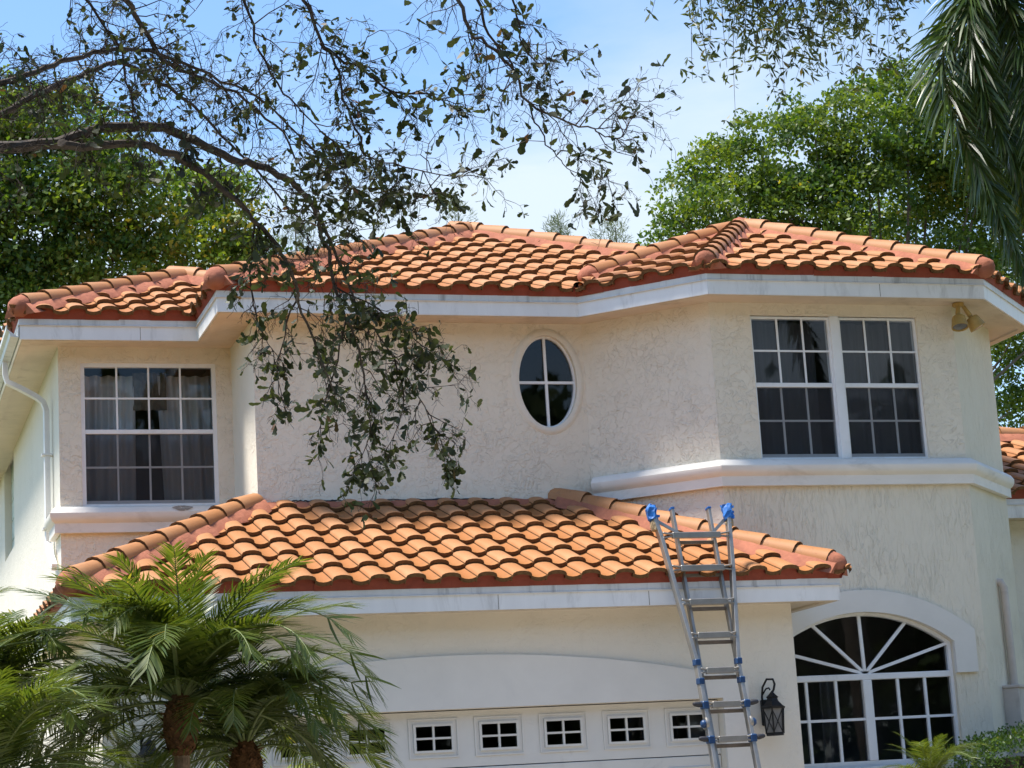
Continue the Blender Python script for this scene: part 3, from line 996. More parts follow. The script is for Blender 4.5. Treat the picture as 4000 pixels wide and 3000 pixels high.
# ---- windows
def room(parent, x0, x1, z0, z1, y, dep=1.6, side=0.5):
    b = MB()
    X0, X1, Z0, Z1 = x0 - side, x1 + side, z0 - 0.7, z1 + 0.25
    y0, y1 = y, y + dep
    v = [(X0, y0, Z0), (X1, y0, Z0), (X1, y1, Z0), (X0, y1, Z0), (X0, y0, Z1), (X1, y0, Z1), (X1, y1, Z1), (X0, y1, Z1)]
    b.add(v, [(0, 1, 2, 3), (4, 5, 6, 7), (2, 3, 7, 6), (0, 3, 7, 4), (1, 2, 6, 5)])
    # collar between window and room
    w = [(x0, z0), (x1, z0), (x1, z1), (x0, z1)]
    o = [(X0, Z0), (X1, Z0), (X1, Z1), (X0, Z1)]
    b.add([(x, y0, z) for x, z in w] + [(x, y0, z) for x, z in o], [(i, (i + 1) % 4, (i + 1) % 4 + 4, i + 4) for i in range(4)])
    return b.build('room_lining', 'room', parent)


def curtain(parent, x0, x1, z0, z1, y, mat, waves=6, amp=0.03, taper=0.0):
    n, m_ = 60, 5
    b = MB()
    for j in range(m_ + 1):
        z = z0 + (z1 - z0) * j / m_
        for i in range(n + 1):
            t = i / n
            x = x0 + (x1 - x0) * t * (1 - taper * (1 - j / m_))
            b.v.append((x, y + amp * math.sin(t * waves * 2 * math.pi + 0.3 * math.sin(j)) + 0.3 * amp * math.sin(t * waves * 5.1 + 1.7), z))
    for j in range(m_):
        for i in range(n):
            b.f.append([j * (n + 1) + i, j * (n + 1) + i + 1, (j + 1) * (n + 1) + i + 1, (j + 1) * (n + 1) + i]); b.m.append(0)
    return b.build('curtain', mat, parent, smooth=True)


def sash(win, x0, x1, z0, z1, zm, y, cols, fr=0.028):
    """one single-hung unit: outer frame, meeting rail, muntins, panes, screen on the lower half"""
    b = MB()
    y0, y1 = y, y + 0.07
    b.box(x0, x0 + fr, y0, y1, z0, z1); b.box(x1 - fr, x1, y0, y1, z0, z1)
    b.box(x0 + fr, x1 - fr, y0, y1, z1 - fr, z1); b.box(x0 + fr, x1 - fr, y0, y1, z0, z0 + 0.022)
    b.build('frame', 'white', win)
    MB().box(x0 + fr, x1 - fr, y0 + 0.002, y1 - 0.01, zm - 0.022, zm + 0.024).build('meeting_rail', 'white', win, bevel=0.004)
    MB().box(x0 + fr, x1 - fr, y0 + 0.035, y1 - 0.005, z0 + 0.022, z0 + 0.062).build('bottom_rail', 'white', win, bevel=0.004)
    for s_, (a, c, yo) in enumerate(((zm + 0.024, z1 - fr, 0.022), (z0 + 0.062, zm - 0.022, 0.045))):
        xa, xb = x0 + fr, x1 - fr
        for i in range(1, cols):
            x = xa + (xb - xa) * i / cols
            MB().box(x - 0.0095, x + 0.0095, y + yo - 0.014, y + yo - 0.001, a, c).build('muntin', 'white', win)
        zc = (a + c) / 2
        MB().box(xa, xb, y + yo - 0.012, y + yo - 0.002, zc - 0.0095, zc + 0.0095).build('muntin', 'white', win)
        for i in range(cols):
            for j in range(2):
                xx0, xx1 = xa + (xb - xa) * i / cols, xa + (xb - xa) * (i + 1) / cols
                zz0, zz1 = (a, zc) if j == 0 else (zc, c)
                tl = random.uniform(-0.0012, 0.0012)
                MB().add([(xx0, y + yo, zz0), (xx1, y + yo + tl, zz0), (xx1, y + yo + tl, zz1), (xx0, y + yo, zz1)], [(0, 1, 2, 3)]).build('pane', 'glass', win)
    MB().add([(x0 + fr, y0 + 0.012, z0 + 0.02), (x1 - fr, y0 + 0.012, z0 + 0.02), (x1 - fr, y0 + 0.012, zm - 0.02), (x0 + fr, y0 + 0.012, zm - 0.02)], [(0, 1, 2, 3)]).build('insect_screen', 'screen', win)


# left bay window
wl = MB().box(LW[0] - 0.004, LW[1] + 0.004, yL + 0.125, yL + 0.14, LW[2] - 0.02, LW[2] + 0.01).build('window', 'white', house)
sash(wl, LW[0], LW[1], LW[2] + 0.01, LW[3], 5.525, yL + 0.02, 4, 0.042)
room(wl, LW[0], LW[1], LW[2], LW[3], yL + 0.14, 1.6, 0.15)
curtain(wl, -2.66, -2.02, 4.4, 6.17, yL + 0.30, 'curtain', 5, taper=0.03)
curtain(wl, -1.16, -1.80, 4.4, 6.17, yL + 0.30, 'curtain', 5, taper=0.12)
curtain(wl, -2.05, -1.70, 5.80, 6.2, yL + 0.27, 'valance', 3, 0.015)
# turret window pair
wt = MB().box(4.765, 4.862, yt + 0.005, yt + 0.07, TW[2], TW[3]).build('window', 'white', house, bevel=0.004)
sash(wt, TW[0], 4.765, TW[2], TW[3] - 0.01, 5.56, yt + 0.03, 3, 0.024)
sash(wt, 4.862, TW[1], TW[2], TW[3] - 0.01, 5.56, yt + 0.03, 3, 0.024)
room(wt, TW[0], TW[1], TW[2], TW[3], yt + 0.14)
curtain(wt, 3.8, 4.75, 4.4, 6.3, yt + 0.4, 'curtain_dark', 5)
curtain(wt, 5.85, 5.0, 4.4, 6.3, yt + 0.4, 'curtain_dark', 5)
# oval window
bo = MB()
for k, (q, y) in enumerate(((1.0, ym + 0.04), (0.935, ym + 0.04), (0.935, ym + 0.10), (1.0, ym + 0.10))):
    for i in range(40):
        a = 2 * math.pi * i / 40
        bo.v.append((OVC[0] + (OVRX * q + 0.001) * math.cos(a), y, OVC[1] + (OVRZ * (1 - (1 - q) * 0.65) + 0.001) * math.sin(a)))
for k in range(3):
    for i in range(40):
        bo.f.append([k * 40 + i, k * 40 + (i + 1) % 40, (k + 1) * 40 + (i + 1) % 40, (k + 1) * 40 + i]); bo.m.append(0)
wo_ = bo.build('oval_window', 'white', house, smooth=True)
MB().box(OVC[0] - 0.014, OVC[0] + 0.014, ym + 0.045, ym + 0.065, OVC[1] - 0.47, OVC[1] + 0.47).build('muntin', 'white', wo_)
MB().box(OVC[0] - 0.30, OVC[0] + 0.30, ym + 0.047, ym + 0.063, OVC[1] - 0.018, OVC[1] + 0.010).build('muntin', 'white', wo_)
for qx in (0, 1):
    for qz in (0, 1):
        a0 = [0, 1, 3, 2][qx * 2 + qz] if False else {(1, 1): 0, (0, 1): 1, (0, 0): 2, (1, 0): 3}[(qx, qz)]
        pts = [(OVC[0], ym + 0.07, OVC[1])] + [(OVC[0] + OVRX * 0.97 * math.cos(math.pi / 2 * (a0 + i / 10)), ym + 0.07, OVC[1] + OVRZ * 0.97 * math.sin(math.pi / 2 * (a0 + i / 10))) for i in range(11)]
        MB().add(pts, [tuple(range(12))]).build('pane', 'glass', wo_)
room(wo_, OVC[0] - OVRX, OVC[0] + OVRX, OVC[1] - OVRZ, OVC[1] + OVRZ, ym + 0.14)
# arched window
ya = yt + 0.05
wa = MB().extrude([(AW_C - AW_H, 1.70), (AW_C + AW_H, 1.70)] + arc_pts(AW_C, AW_H, 2.905, 0.32, 24)[::-1][:1] + [(AW_C + AW_H - 0.035, 2.89), (AW_C + AW_H - 0.035, 1.76), (AW_C - AW_H + 0.035, 1.76), (AW_C - AW_H + 0.035, 2.89), (AW_C - AW_H, 2.905)], ya, ya + 0.07).build('arched_window', 'white', house)
ao, ai = arc_pts(AW_C, AW_H + 0.0, 2.905, 0.32, 24), arc_pts(AW_C, AW_H - 0.03, 2.885, 0.31, 24)
MB().extrude(ao + ai[::-1], ya + 0.001, ya + 0.07).build('frame', 'white', wa)
MB().box(AW_C - AW_H + 0.035, AW_C + AW_H - 0.035, ya - 0.004, ya + 0.06, 2.556, 2.618).build('transom', 'white', wa, bevel=0.006)
MB().box(4.785, 4.884, ya - 0.008, ya + 0.06, 1.76, 2.556).build('mullion', 'white', wa, bevel=0.006)
for ex, ez in ((4.082, 2.82), (4.298, 3.112), (4.815, 3.196), (5.324, 3.117), (5.77, 2.893)):
    MB().bar((AW_C, ya + 0.022, 2.617), (ex, ya + 0.022, ez), 0.03, 0.024, (0, 1, 0)).build('muntin', 'white', wa)
for x in (4.172, 4.494, 5.176, 5.479):
    MB().box(x - 0.014, x + 0.014, ya + 0.004, ya + 0.03, 1.76, 2.556).build('muntin', 'white', wa)
for a, c in ((AW_C - AW_H + 0.035, 4.785), (4.884, AW_C + AW_H - 0.035)):
    MB().box(a, c, ya + 0.006, ya + 0.028, 2.157, 2.183).build('muntin', 'white', wa)
xs = [AW_C - AW_H + 0.03, 4.172, 4.494, 4.835, 5.176, 5.479, AW_C + AW_H - 0.03]
for i in range(6):
    for z0, z1 in ((1.75, 2.17), (2.17, 2.57)):
        MB().add([(xs[i], ya + 0.035, z0), (xs[i + 1], ya + 0.035, z0), (xs[i + 1], ya + 0.035, z1), (xs[i], ya + 0.035, z1)], [(0, 1, 2, 3)]).build('pane', 'glass', wa)
fan = arc_pts(AW_C, AW_H - 0.02, 2.895, 0.315, 60)
bx = [AW_C - AW_H - 1, 4.298, 4.815, 5.324, AW_C + AW_H + 1]
for i in range(4):
    seg = [p for p in fan if bx[i] - 0.01 <= p[0] <= bx[i + 1] + 0.03]
    if i == 0: seg = [(AW_C - AW_H + 0.02, 2.6)] + seg
    if i == 3: seg = seg + [(AW_C + AW_H - 0.02, 2.6)]
    pts = [(AW_C, ya + 0.035, 2.6)] + [(x, ya + 0.035, z) for x, z in seg]
    MB().add(pts, [tuple(range(len(pts)))]).build('pane', 'glass', wa)
room(wa, AW_C - AW_H, AW_C + AW_H, 1.70, 3.23, yt + 0.14)
curtain(wa, 4.52, 4.70, 1.2, 2.6, yt + 0.5, 'curtain_dark', 2)
MB().box(AW_C - AW_H - 0.05, AW_C + AW_H + 0.05, yt - 0.05, yt + 0.05, 1.62, 1.70).build('sill', 'trim', house, bevel=0.01)
# glass block window on the side wall
gb = MB()
gb.add([(xL + 0.13, 9.1, 5.18), (xL + 0.13, 10.75, 5.18), (xL + 0.13, 10.75, 6.55), (xL + 0.13, 9.1, 6.55)], [(0, 1, 2, 3)])
gbw = gb.build('glass_block_window', 'trim', house)
for i in range(6):
    for j in range(5):
        MB().box(xL + 0.09, xL + 0.125, 9.13 + i * 0.265, 9.385 + i * 0.265, 5.21 + j * 0.262, 5.462 + j * 0.262).build('glass_block', 'block', gbw, bevel=0.012)

# ---- garage door
yd = 0.11
gd = MB().box(DOOR[0] + 0.002, DOOR[1] - 0.002, yd + 0.05, yd + 0.06, 0.0, 1.86).build('garage_door', 'door', house)
room(gd, DOOR[0] + 0.3, DOOR[1] - 0.3, 1.95, 2.33, yd + 0.07, 1.5)
sec_z = [0.0, 0.62, 1.245, 1.87, 2.372]
wcx = [-1.1346 + 0.61 * k for k in range(-1, 7)]
for r in range(3):
    MB().box(DOOR[0] + 0.004, DOOR[1] - 0.004, yd, yd + 0.045, sec_z[r] + 0.004, sec_z[r + 1] - 0.004).build('door_section', 'door', gd, bevel=0.006)
    for x in wcx:
        b = MB()
        z0, z1 = sec_z[r] + 0.10, sec_z[r + 1] - 0.09
        for e, y in ((0.0, yd - 0.001), (0.014, yd - 0.014), (0.03, yd - 0.003), (0.06, yd - 0.013)):
            b.v += [(x - 0.235 + e, y, z0 + e), (x + 0.235 - e, y, z0 + e), (x + 0.235 - e, y, z1 - e), (x - 0.235 + e, y, z1 - e)]
        for k in range(3):
            for i in range(4):
                b.f.append([k * 4 + i, k * 4 + (i + 1) % 4, (k + 1) * 4 + (i + 1) % 4, (k + 1) * 4 + i]); b.m.append(0)
        b.f.append([12, 13, 14, 15]); b.m.append(0)
        b.build('raised_panel', 'door', gd)
# top section with windows
zc, hw, hh = 2.135, 0.185, 0.128
bt = MB()
zz0, zz1 = sec_z[3] + 0.004, sec_z[4] - 0.002
edges_x = [DOOR[0] + 0.004] + sum([[x - hw, x + hw] for x in wcx], []) + [DOOR[1] - 0.004]
bt.box(edges_x[0], edges_x[-1], yd, yd + 0.045, zz0, zc - hh)
bt.box(edges_x[0], edges_x[-1], yd, yd + 0.045, zc + hh, zz1)
for i in range(0, len(edges_x), 2):
    bt.box(edges_x[i], edges_x[i + 1], yd, yd + 0.045, zc - hh, zc + hh)
bt.build('door_section', 'door', gd)
for x in wcx:
    b = MB()
    for rr_, (e, y0, y1) in enumerate(((0.045, yd - 0.012, yd - 0.001), (0.0, yd - 0.018, yd - 0.002))):
        w, h = hw + e, hh + e
        i_ = 0.022 if rr_ else 0.014
        b.box(x - w, x - w + i_, y0, y1, zc - h, zc + h); b.box(x + w - i_, x + w, y0, y1, zc - h, zc + h)
        b.box(x - w + i_, x + w - i_, y0, y1, zc + h - i_, zc + h); b.box(x - w + i_, x + w - i_, y0, y1, zc - h, zc - h + i_)
    b.box(x - 0.009, x + 0.009, yd - 0.012, yd + 0.01, zc - hh + 0.022, zc + hh - 0.022)
    b.box(x - hw + 0.022, x - 0.009, yd - 0.011, yd + 0.01, zc - 0.009, zc + 0.009); b.box(x + 0.009, x + hw - 0.022, yd - 0.011, yd + 0.01, zc - 0.009, zc + 0.009)
    b.build('window_frame', 'door', gd)
    for i in (0, 1):
        for j in (0, 1):
            xa, xb = (x - hw, x) if i == 0 else (x, x + hw)
            za, zb_ = (zc - hh, zc) if j == 0 else (zc, zc + hh)
            tl = random.uniform(-0.001, 0.001)
            MB().add([(xa, yd + 0.015, za), (xb, yd + 0.015 + tl, za), (xb, yd + 0.015 + tl, zb_), (xa, yd + 0.015, zb_)], [(0, 1, 2, 3)]).build('pane', 'glass', gd)

# ---- gutter and downspout on the left side, conduit on the wing wall
MB().sweep([(xL, YB), (xL, yL - OV + 0.01)], [(OV + 0.008, zb + 0.02), (OV + 0.09, zb + 0.03), (OV + 0.10, zb + 0.075), (OV + 0.13, zb + 0.10), (OV + 0.13, zb + 0.145), (OV + 0.122, zb + 0.145), (OV + 0.12, zb + 0.105), (OV + 0.09, zb + 0.08), (OV + 0.02, zb + 0.03), (OV + 0.008, zb + 0.145)], closed=True).build('gutter', 'gutter', house)
sp = [(xL - OV - 0.06, 3.98, zb + 0.03), (xL - OV - 0.06, 3.97, 6.27), (xL - OV - 0.04, 3.96, 6.19), (-3.15, 3.95, 6.12), (-3.0, 3.93, 6.03), (-2.93, 3.92, 5.97), (-2.90, 3.92, 5.88), (-2.90, 3.93, 4.50), (-2.90, 3.85, 4.41), (-2.90, 3.6, 4.28), (-2.90, 3.30, 4.15)]
MB().tube(sp, [0.05] * len(sp), 4, sq=0.75).build('downspout', 'spout', house)
for z in (5.4, 4.62):
    MB().box(-2.955, -2.84, 3.87, 3.99, z, z + 0.02).build('downspout_strap', 'spout', house)
nc = Vector((0.7071, -0.7071, 0))
pc = lambda x, off, z: (x + 0.7071 * off, x - 5.203 - 0.7071 * off, z)
MB().tube([pc(6.68, -0.03, 3.55), pc(6.68, 0.03, 3.545), pc(6.69, 0.055, 3.49), pc(6.70, 0.055, 2.44)], 0.042, 10).build('conduit_pipe', 'pipe', house, smooth=True)
MB().bar(pc(6.66, 0.08, 1.5), pc(6.66, 0.08, 2.44), 0.42, 0.17, nc).bar(pc(6.66, 0.085, 2.425), pc(6.66, 0.085, 2.46), 0.45, 0.20, nc).build('meter_box', 'pipe', house, bevel=0.008)
MB().lathe([(0.085, 0), (0.085, 0.06), (0.07, 0.10), (0.01, 0.115)], pc(6.74, 0.165, 2.02), 16, ax=nc).build('meter', 'frost', house, smooth=True)


# ------------------------------------------------------------------ things on the house
def lantern(loc, label):
    L = empty('wall_lantern', loc)
    tag(L, label, 'wall lamp', 'black iron lanterns beside the garage door')
    x, y, z = loc            # on the wall, z = lamp body bottom
    yc = y - 0.17
    MB().box(x - 0.055, x + 0.055, y - 0.025, y, z + 0.10, z + 0.34).build('back_plate', 'black', L, bevel=0.01)
    arm = [(x - 0.03, y - 0.02, z + 0.26), (x - 0.05, y - 0.05, z + 0.36), (x - 0.05, y - 0.08, z + 0.45), (x - 0.02, y - 0.12, z + 0.52), (x + 0.02, yc, z + 0.515), (x + 0.035, yc, z + 0.47), (x + 0.02, yc, z + 0.42), (x, yc, z + 0.39)]
    MB().tube(arm, 0.011, 6).build('scroll_arm', 'black', L, smooth=True)
    MB().tube([(x - 0.045, y - 0.05, z + 0.38), (x - 0.02, y - 0.09, z + 0.435), (x + 0.0, y - 0.11, z + 0.44), (x + 0.005, y - 0.12, z + 0.42)], 0.008, 6).build('scroll_arm', 'black', L, smooth=True)
    MB().lathe([(0.118, 0.245), (0.122, 0.262), (0.10, 0.275), (0.06, 0.315), (0.052, 0.34), (0.062, 0.352), (0.035, 0.375), (0.012, 0.40), (0.004, 0.41)], (x, yc, z), 6).build('roof_cap', 'black', L)
    MB().lathe([(0.10, 0.245), (0.094, 0.20), (0.086, 0.03), (0.074, 0.02)], (x, yc, z), 6).build('glass_body', 'frost', L)
    MB().lathe([(0.088, 0.0), (0.09, 0.018), (0.08, 0.03)], (x, yc, z), 6).build('bottom_ring', 'black', L)
    for j in range(6):
        a0, a1 = 2 * math.pi * j / 6, 2 * math.pi * (j + 1) / 6
        f = lambda a, r, zz: (x + r * math.cos(a), yc + r * math.sin(a), z + zz)
        b = MB().tube([f(a0, 0.103, 0.25), f(a0, 0.096, 0.16), f(a0, 0.087, 0.02)], 0.008, 4)
        b.tube([f(a0, 0.099, 0.235), f(a1, 0.087, 0.03)], 0.0045, 4).tube([f(a1, 0.099, 0.235), f(a0, 0.087, 0.03)], 0.0045, 4)
        b.build('cage_bar', 'black', L)
    return L


lantern((3.262, 0.0, 2.005), 'black iron lantern with scroll arm on wall right of ladder')
lantern((-2.47, 0.0, 1.83), 'black iron lantern half hidden behind the date palm fronds')

fl = empty('flood_lamp', (6.18, yt - 0.02, zb))
tag(fl, 'yellowed twin-head flood lamp under the eave beside the upper right window', 'flood lamp')
fx, fy, fz = 6.17, yt - 0.16, zb + 0.01
MB().lathe([(0.06, 0), (0.06, -0.03), (0.045, -0.04)], (fx, fy, fz), 14).build('mounting_plate', 'lamp', fl, smooth=True)
for hx, hy, dx_ in ((-0.03, -0.03, (-0.10, -0.30, -0.95)), (0.12, 0.0, (0.45, -0.15, -0.85))):
    d = Vector(dx_).normalized()
    p = Vector((fx + hx * 0.5, fy + hy, fz - 0.03)); q = Vector((fx + hx, fy + hy, fz - 0.12))
    MB().tube([p, q, q + d * 0.04], [0.02, 0.026, 0.024], 8).build('swivel_arm', 'lamp', fl, smooth=True)
    MB().lathe([(0.045, 0), (0.066, 0.012), (0.074, 0.04), (0.090, 0.135), (0.083, 0.136), (0.065, 0.09)], q + d * 0.03, 16, ax=d).build('lamp_head', 'lamp', fl, smooth=True)
    MB().lathe([(0.080, 0.12), (0.05, 0.134), (0.01, 0.138)], q + d * 0.03, 14, ax=d).build('lens', 'frost', fl, smooth=True)

# ------------------------------------------------------------------ ladder
lad = empty('ladder', (2.55, -1.40, 0))
tag(lad, 'aluminium folding ladder with blue taped tips leaning on the garage eave', 'ladder')
LY = lambda z, o=0.0: -1.40 + o + 0.27 * z
ldir = Vector((0, 0.27, 1)).normalized()
nrm_l = Vector((0, -1, 0.27)).normalized()


def rail(name, pts, w, h, off=0.0, mat='alu'):
    b = MB()
    for (x0, z0), (x1, z1) in zip(pts[:-1], pts[1:]):
        b.bar((x0, LY(z0, off), z0), (x1, LY(z1, off), z1), w, h, nrm_l)
    return b.build(name, mat, lad, bevel=0.003)


rail('outer_rail', [(2.31, 0.02), (2.33, 2.62), (2.20, 3.83), (2.155, 4.06)], 0.036, 0.075)
rail('outer_rail', [(2.735, 0.02), (2.72, 2.62), (2.845, 3.52), (2.905, 4.06)], 0.036, 0.075)
rail('inner_rail', [(2.385, 0.9), (2.392, 4.11)], 0.028, 0.062, 0.085)
rail('inner_rail', [(2.758, 0.9), (2.756, 4.12)], 0.028, 0.062, 0.085)


def xo(z, s):
    pts = [(0, 2.31), (2.62, 2.33), (3.83, 2.20), (4.06, 2.155)] if s < 0 else [(0, 2.735), (2.62, 2.72), (3.52, 2.845), (4.06, 2.905)]
    return float(np.interp(z, [p[0] for p in pts], [p[1] for p in pts]))


rz_ = [3.845, 3.531, 3.213, 2.902, 2.58, 2.275, 1.968, 1.66, 1.35, 1.04, 0.73, 0.42]
for i, z in enumerate(rz_):
    a, c = Vector((xo(z, -1) + 0.012, LY(z) - 0.03, z)), Vector((xo(z, 1) - 0.012, LY(z) - 0.03, z))
    b = MB()
    off = Vector((0, -0.018, 0))
    m1, m2 = a.lerp(c, 0.14), a.lerp(c, 0.86)
    b.bar(m1, m2, 0.046, 0.056, (0, 0, 1))
    for dz in (0.022, -0.018):
        b.bar(a + Vector((0, 0, dz * 1.15)), m1 + Vector((0, 0, dz * 0.5)), 0.034, 0.016)
        b.bar(m2 + Vector((0, 0, dz * 0.5)), c + Vector((0, 0, dz * 1.15)), 0.034, 0.016)
    b.build('rung', 'alu', lad, bevel=0.005)
    if z > 1.5:
        z2 = z - 0.055
        MB().bar((2.40, LY(z2, 0.085), z2), (2.745, LY(z2, 0.085), z2), 0.035, 0.034).build('rung', 'alu_dark', lad, bevel=0.004)
for s in (-1, 1):
    for z in (2.66, 2.49):
        x = xo(z, s)
        MB().box(x - 0.026, x + 0.026, LY(z) - 0.052, LY(z) + 0.03, z - 0.028, z + 0.028).build('clamp', 'bluec', lad, bevel=0.006)
    for z in (2.275, 1.968):
        x = xo(z, s)
        MB().box(x - 0.03, x + 0.03, LY(z) - 0.055, LY(z) + 0.03, z - 0.035, z + 0.035).build('lock_housing', 'bluec', lad, bevel=0.008)
        MB().lathe([(0.022, 0), (0.026, 0.03), (0.02, 0.07), (0.012, 0.085)], (x + s * 0.03, LY(z) - 0.02, z + 0.005), 10, ax=(s, -0.1, 0.12)).build('lock_knob', 'rubber', lad, smooth=True)
    x = xo(2.11, s)
    MB().lathe([(0.055, -0.012), (0.06, 0), (0.055, 0.012)], (x + s * 0.012, LY(2.11), 2.11), 16, ax=(1, 0, 0)).build('hinge', 'alu', lad, smooth=True)
    MB().lathe([(0.034, 0), (0.038, 0.018), (0.026, 0.036), (0.008, 0.04)], (x + s * 0.024, LY(2.11) - 0.01, 2.11), 12, ax=(s, 0, 0)).build('hinge_knob', 'bluec', lad, smooth=True)
    # corner braces at the top of the flared section
    zt = 3.86
    MB().bar((xo(4.02, s), LY(4.02, 0.03), 4.02), (2.43 if s < 0 else 2.72, LY(zt, 0.05), zt), 0.03, 0.012, nrm_l).build('brace', 'alu', lad)
    # taped rubber tips and burlap
    top = Vector((xo(4.06, s), LY(4.06), 4.06))
    b = MB().lathe([(0.045, -0.07), (0.052, -0.04), (0.05, 0.0), (0.056, 0.04), (0.05, 0.075), (0.02, 0.09)], top, 9, ax=ldir)
    b.v = [tuple(Vector(p) + Vector((random.uniform(-1, 1), random.uniform(-1, 1), random.uniform(-1, 1))) * 0.011) for p in b.v]
    for k in range(5):
        a = random.uniform(0, 6.28)
        c = top + ldir * random.uniform(-0.05, 0.07)
        e = Vector((math.cos(a), math.sin(a), random.uniform(-.4, .5)))
        b.add([c + e * 0.04 - ldir * 0.014, c + e * 0.04 + ldir * 0.014, c + e * 0.072 + ldir * 0.012, c + e * 0.068 - ldir * 0.012], [(0, 1, 2, 3)])
    b.build('taped_tip', 'blue', lad)
    b = MB().lathe([(0.03, -0.12), (0.038, -0.09), (0.036, -0.06), (0.03, -0.03)], top - ldir * (0.045 if s < 0 else 0.02), 8, ax=ldir)
    b.v = [tuple(Vector(p) + Vector((random.uniform(-1, 1), random.uniform(-1, 1), random.uniform(-1, 1))) * 0.007) for p in b.v]
    b.build('burlap_wrap', 'burlap', lad)
for x in (2.392, 2.756):
    MB().bar((x, LY(4.11, 0.085), 4.108), (x, LY(4.125, 0.085), 4.128), 0.036, 0.07, nrm_l).build('end_cap', 'blue', lad, bevel=0.003)
# worn stickers on the outside of the left rail
def sticker(z0, z1, mat):
    x0, x1 = xo(z0, -1) - 0.0165, xo(z1, -1) - 0.0165
    MB().add([(x0, LY(z0) - 0.032, z0), (x0, LY(z0) + 0.03, z0), (x1, LY(z1) + 0.03, z1), (x1, LY(z1) - 0.032, z1)], [(0, 1, 2, 3)]).build('sticker', mat, lad)
for z0, z1, m_ in ((3.56, 3.62, 'sticker_w'), (3.26, 3.55, 'sticker'), (3.19, 3.25, 'sticker_w'), (3.10, 3.18, 'sticker'), (3.0, 3.08, 'sticker'), (2.96, 2.985, 'sticker_r'), (2.72, 2.95, 'sticker'), (2.40, 2.46, 'sticker_w'), (2.345, 2.395, 'sticker'), (2.315, 2.34, 'sticker_r'), (1.86, 1.885, 'sticker_r'), (1.62, 1.855, 'sticker')):
    sticker(z0, z1, m_)


# ------------------------------------------------------------------ foliage tools
def unit(a):
    return a / np.maximum(np.linalg.norm(a, axis=1, keepdims=True), 1e-9)


def leaf_quads(P, size, aspect=0.5, droop=0.0, rng=RNG, fold=0.25, dirs=None, var_bias=None, sizes=None):
    n = len(P)
    d = rng.normal(size=(n, 3)) if dirs is None else dirs + rng.normal(size=(n, 3)) * 0.35
    d[:, 2] -= droop
    d = unit(d)
    a = rng.normal(size=(n, 3)); a[:, 2] += 0.0
    s = unit(np.cross(d, a)); nn = np.cross(s, d)
    L = (size * rng.uniform(0.65, 1.3, n) if sizes is None else sizes)[:, None]
    w = L * aspect * 0.5
    V = np.stack([P, P + d * L * 0.5 + s * w + nn * L * fold * 0.3, P + d * L, P + d * L * 0.5 - s * w + nn * L * fold * 0.3], axis=1).reshape(-1, 3)
    F = np.arange(n * 4).reshape(n, 4)
    v = rng.uniform(0, 1, n) if var_bias is None else np.clip(var_bias + rng.normal(0, 0.18, n), 0, 1)
    return V, F, np.repeat(v, 4)


def merge(parts):
    Vs, Fs, vs, k = [], [], [], 0
    for V, F, v in parts:
        Vs.append(V); Fs.append(F + k); vs.append(v); k += len(V)
    return np.concatenate(Vs), np.concatenate(Fs), np.concatenate(vs)


def crown(name, parent, lobes, mat, leaf, per_m2, clump=0.22, rng=RNG, flat=0.8, aspect=0.6, m=120):
    """flattened pads of leaves spread over the shell and inside of each lobe (x,y,z,r)"""
    C_, B_, R_ = [], [], []
    for (x, y, z, r) in lobes:
        ncl = max(6, int(per_m2 * r * r))
        dd = unit(rng.normal(size=(ncl, 3)))
        rad = r * rng.uniform(0.35, 1.18, ncl) ** 0.6
        c = np.array([x, y, z]) + dd * rad[:, None] * np.array([1.0, 1.0, flat])
        lb = rng.normal(0.0, 0.06) + (0.28 if mat == 'leaf_back2' and x > -0.8 and z < 11.4 else 0.0)  # left tree's lower right lobes coloured lighter to look sunlit
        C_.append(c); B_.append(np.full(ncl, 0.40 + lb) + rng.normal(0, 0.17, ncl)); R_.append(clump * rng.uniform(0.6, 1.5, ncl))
    C_ = np.concatenate(C_); B_ = np.concatenate(B_); R_ = np.concatenate(R_)
    cnt = np.maximum(12, (m * (R_ / clump) ** 2).astype(int))
    P = np.repeat(C_, cnt, axis=0)
    rr = np.repeat(R_, cnt)[:, None]
    q = rng.normal(size=P.shape) * rr * np.array([0.60, 0.60, 0.20])
    q[:, 2] -= 0.35 * (q[:, 0] ** 2 + q[:, 1] ** 2) / rr[:, 0]
    P = P + q
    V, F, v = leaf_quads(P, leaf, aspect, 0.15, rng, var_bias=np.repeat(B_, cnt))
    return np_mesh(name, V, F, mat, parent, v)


def limb_mesh(paths, n=6):
    b = MB()
    for path, r0, r1 in paths:
        k = len(path)
        b.tube(path, [r0 + (r1 - r0) * (i / (k - 1)) ** 0.8 for i in range(k)], n)
    return b


def smooth_path(pts, sub=3):
    pts = [Vector(p) for p in pts]
    out = []
    for i in range(len(pts) - 1):
        p0, p1, p2, p3 = pts[max(i - 1, 0)], pts[i], pts[i + 1], pts[min(i + 2, len(pts) - 1)]
        for j in range(sub):
            t = j / sub
            out.append(0.5 * ((2 * p1) + (p2 - p0) * t + (2 * p0 - 5 * p1 + 4 * p2 - p3) * t * t + (3 * p1 - p0 - 3 * p2 + p3) * t ** 3))
    out.append(pts[-1])
    return out


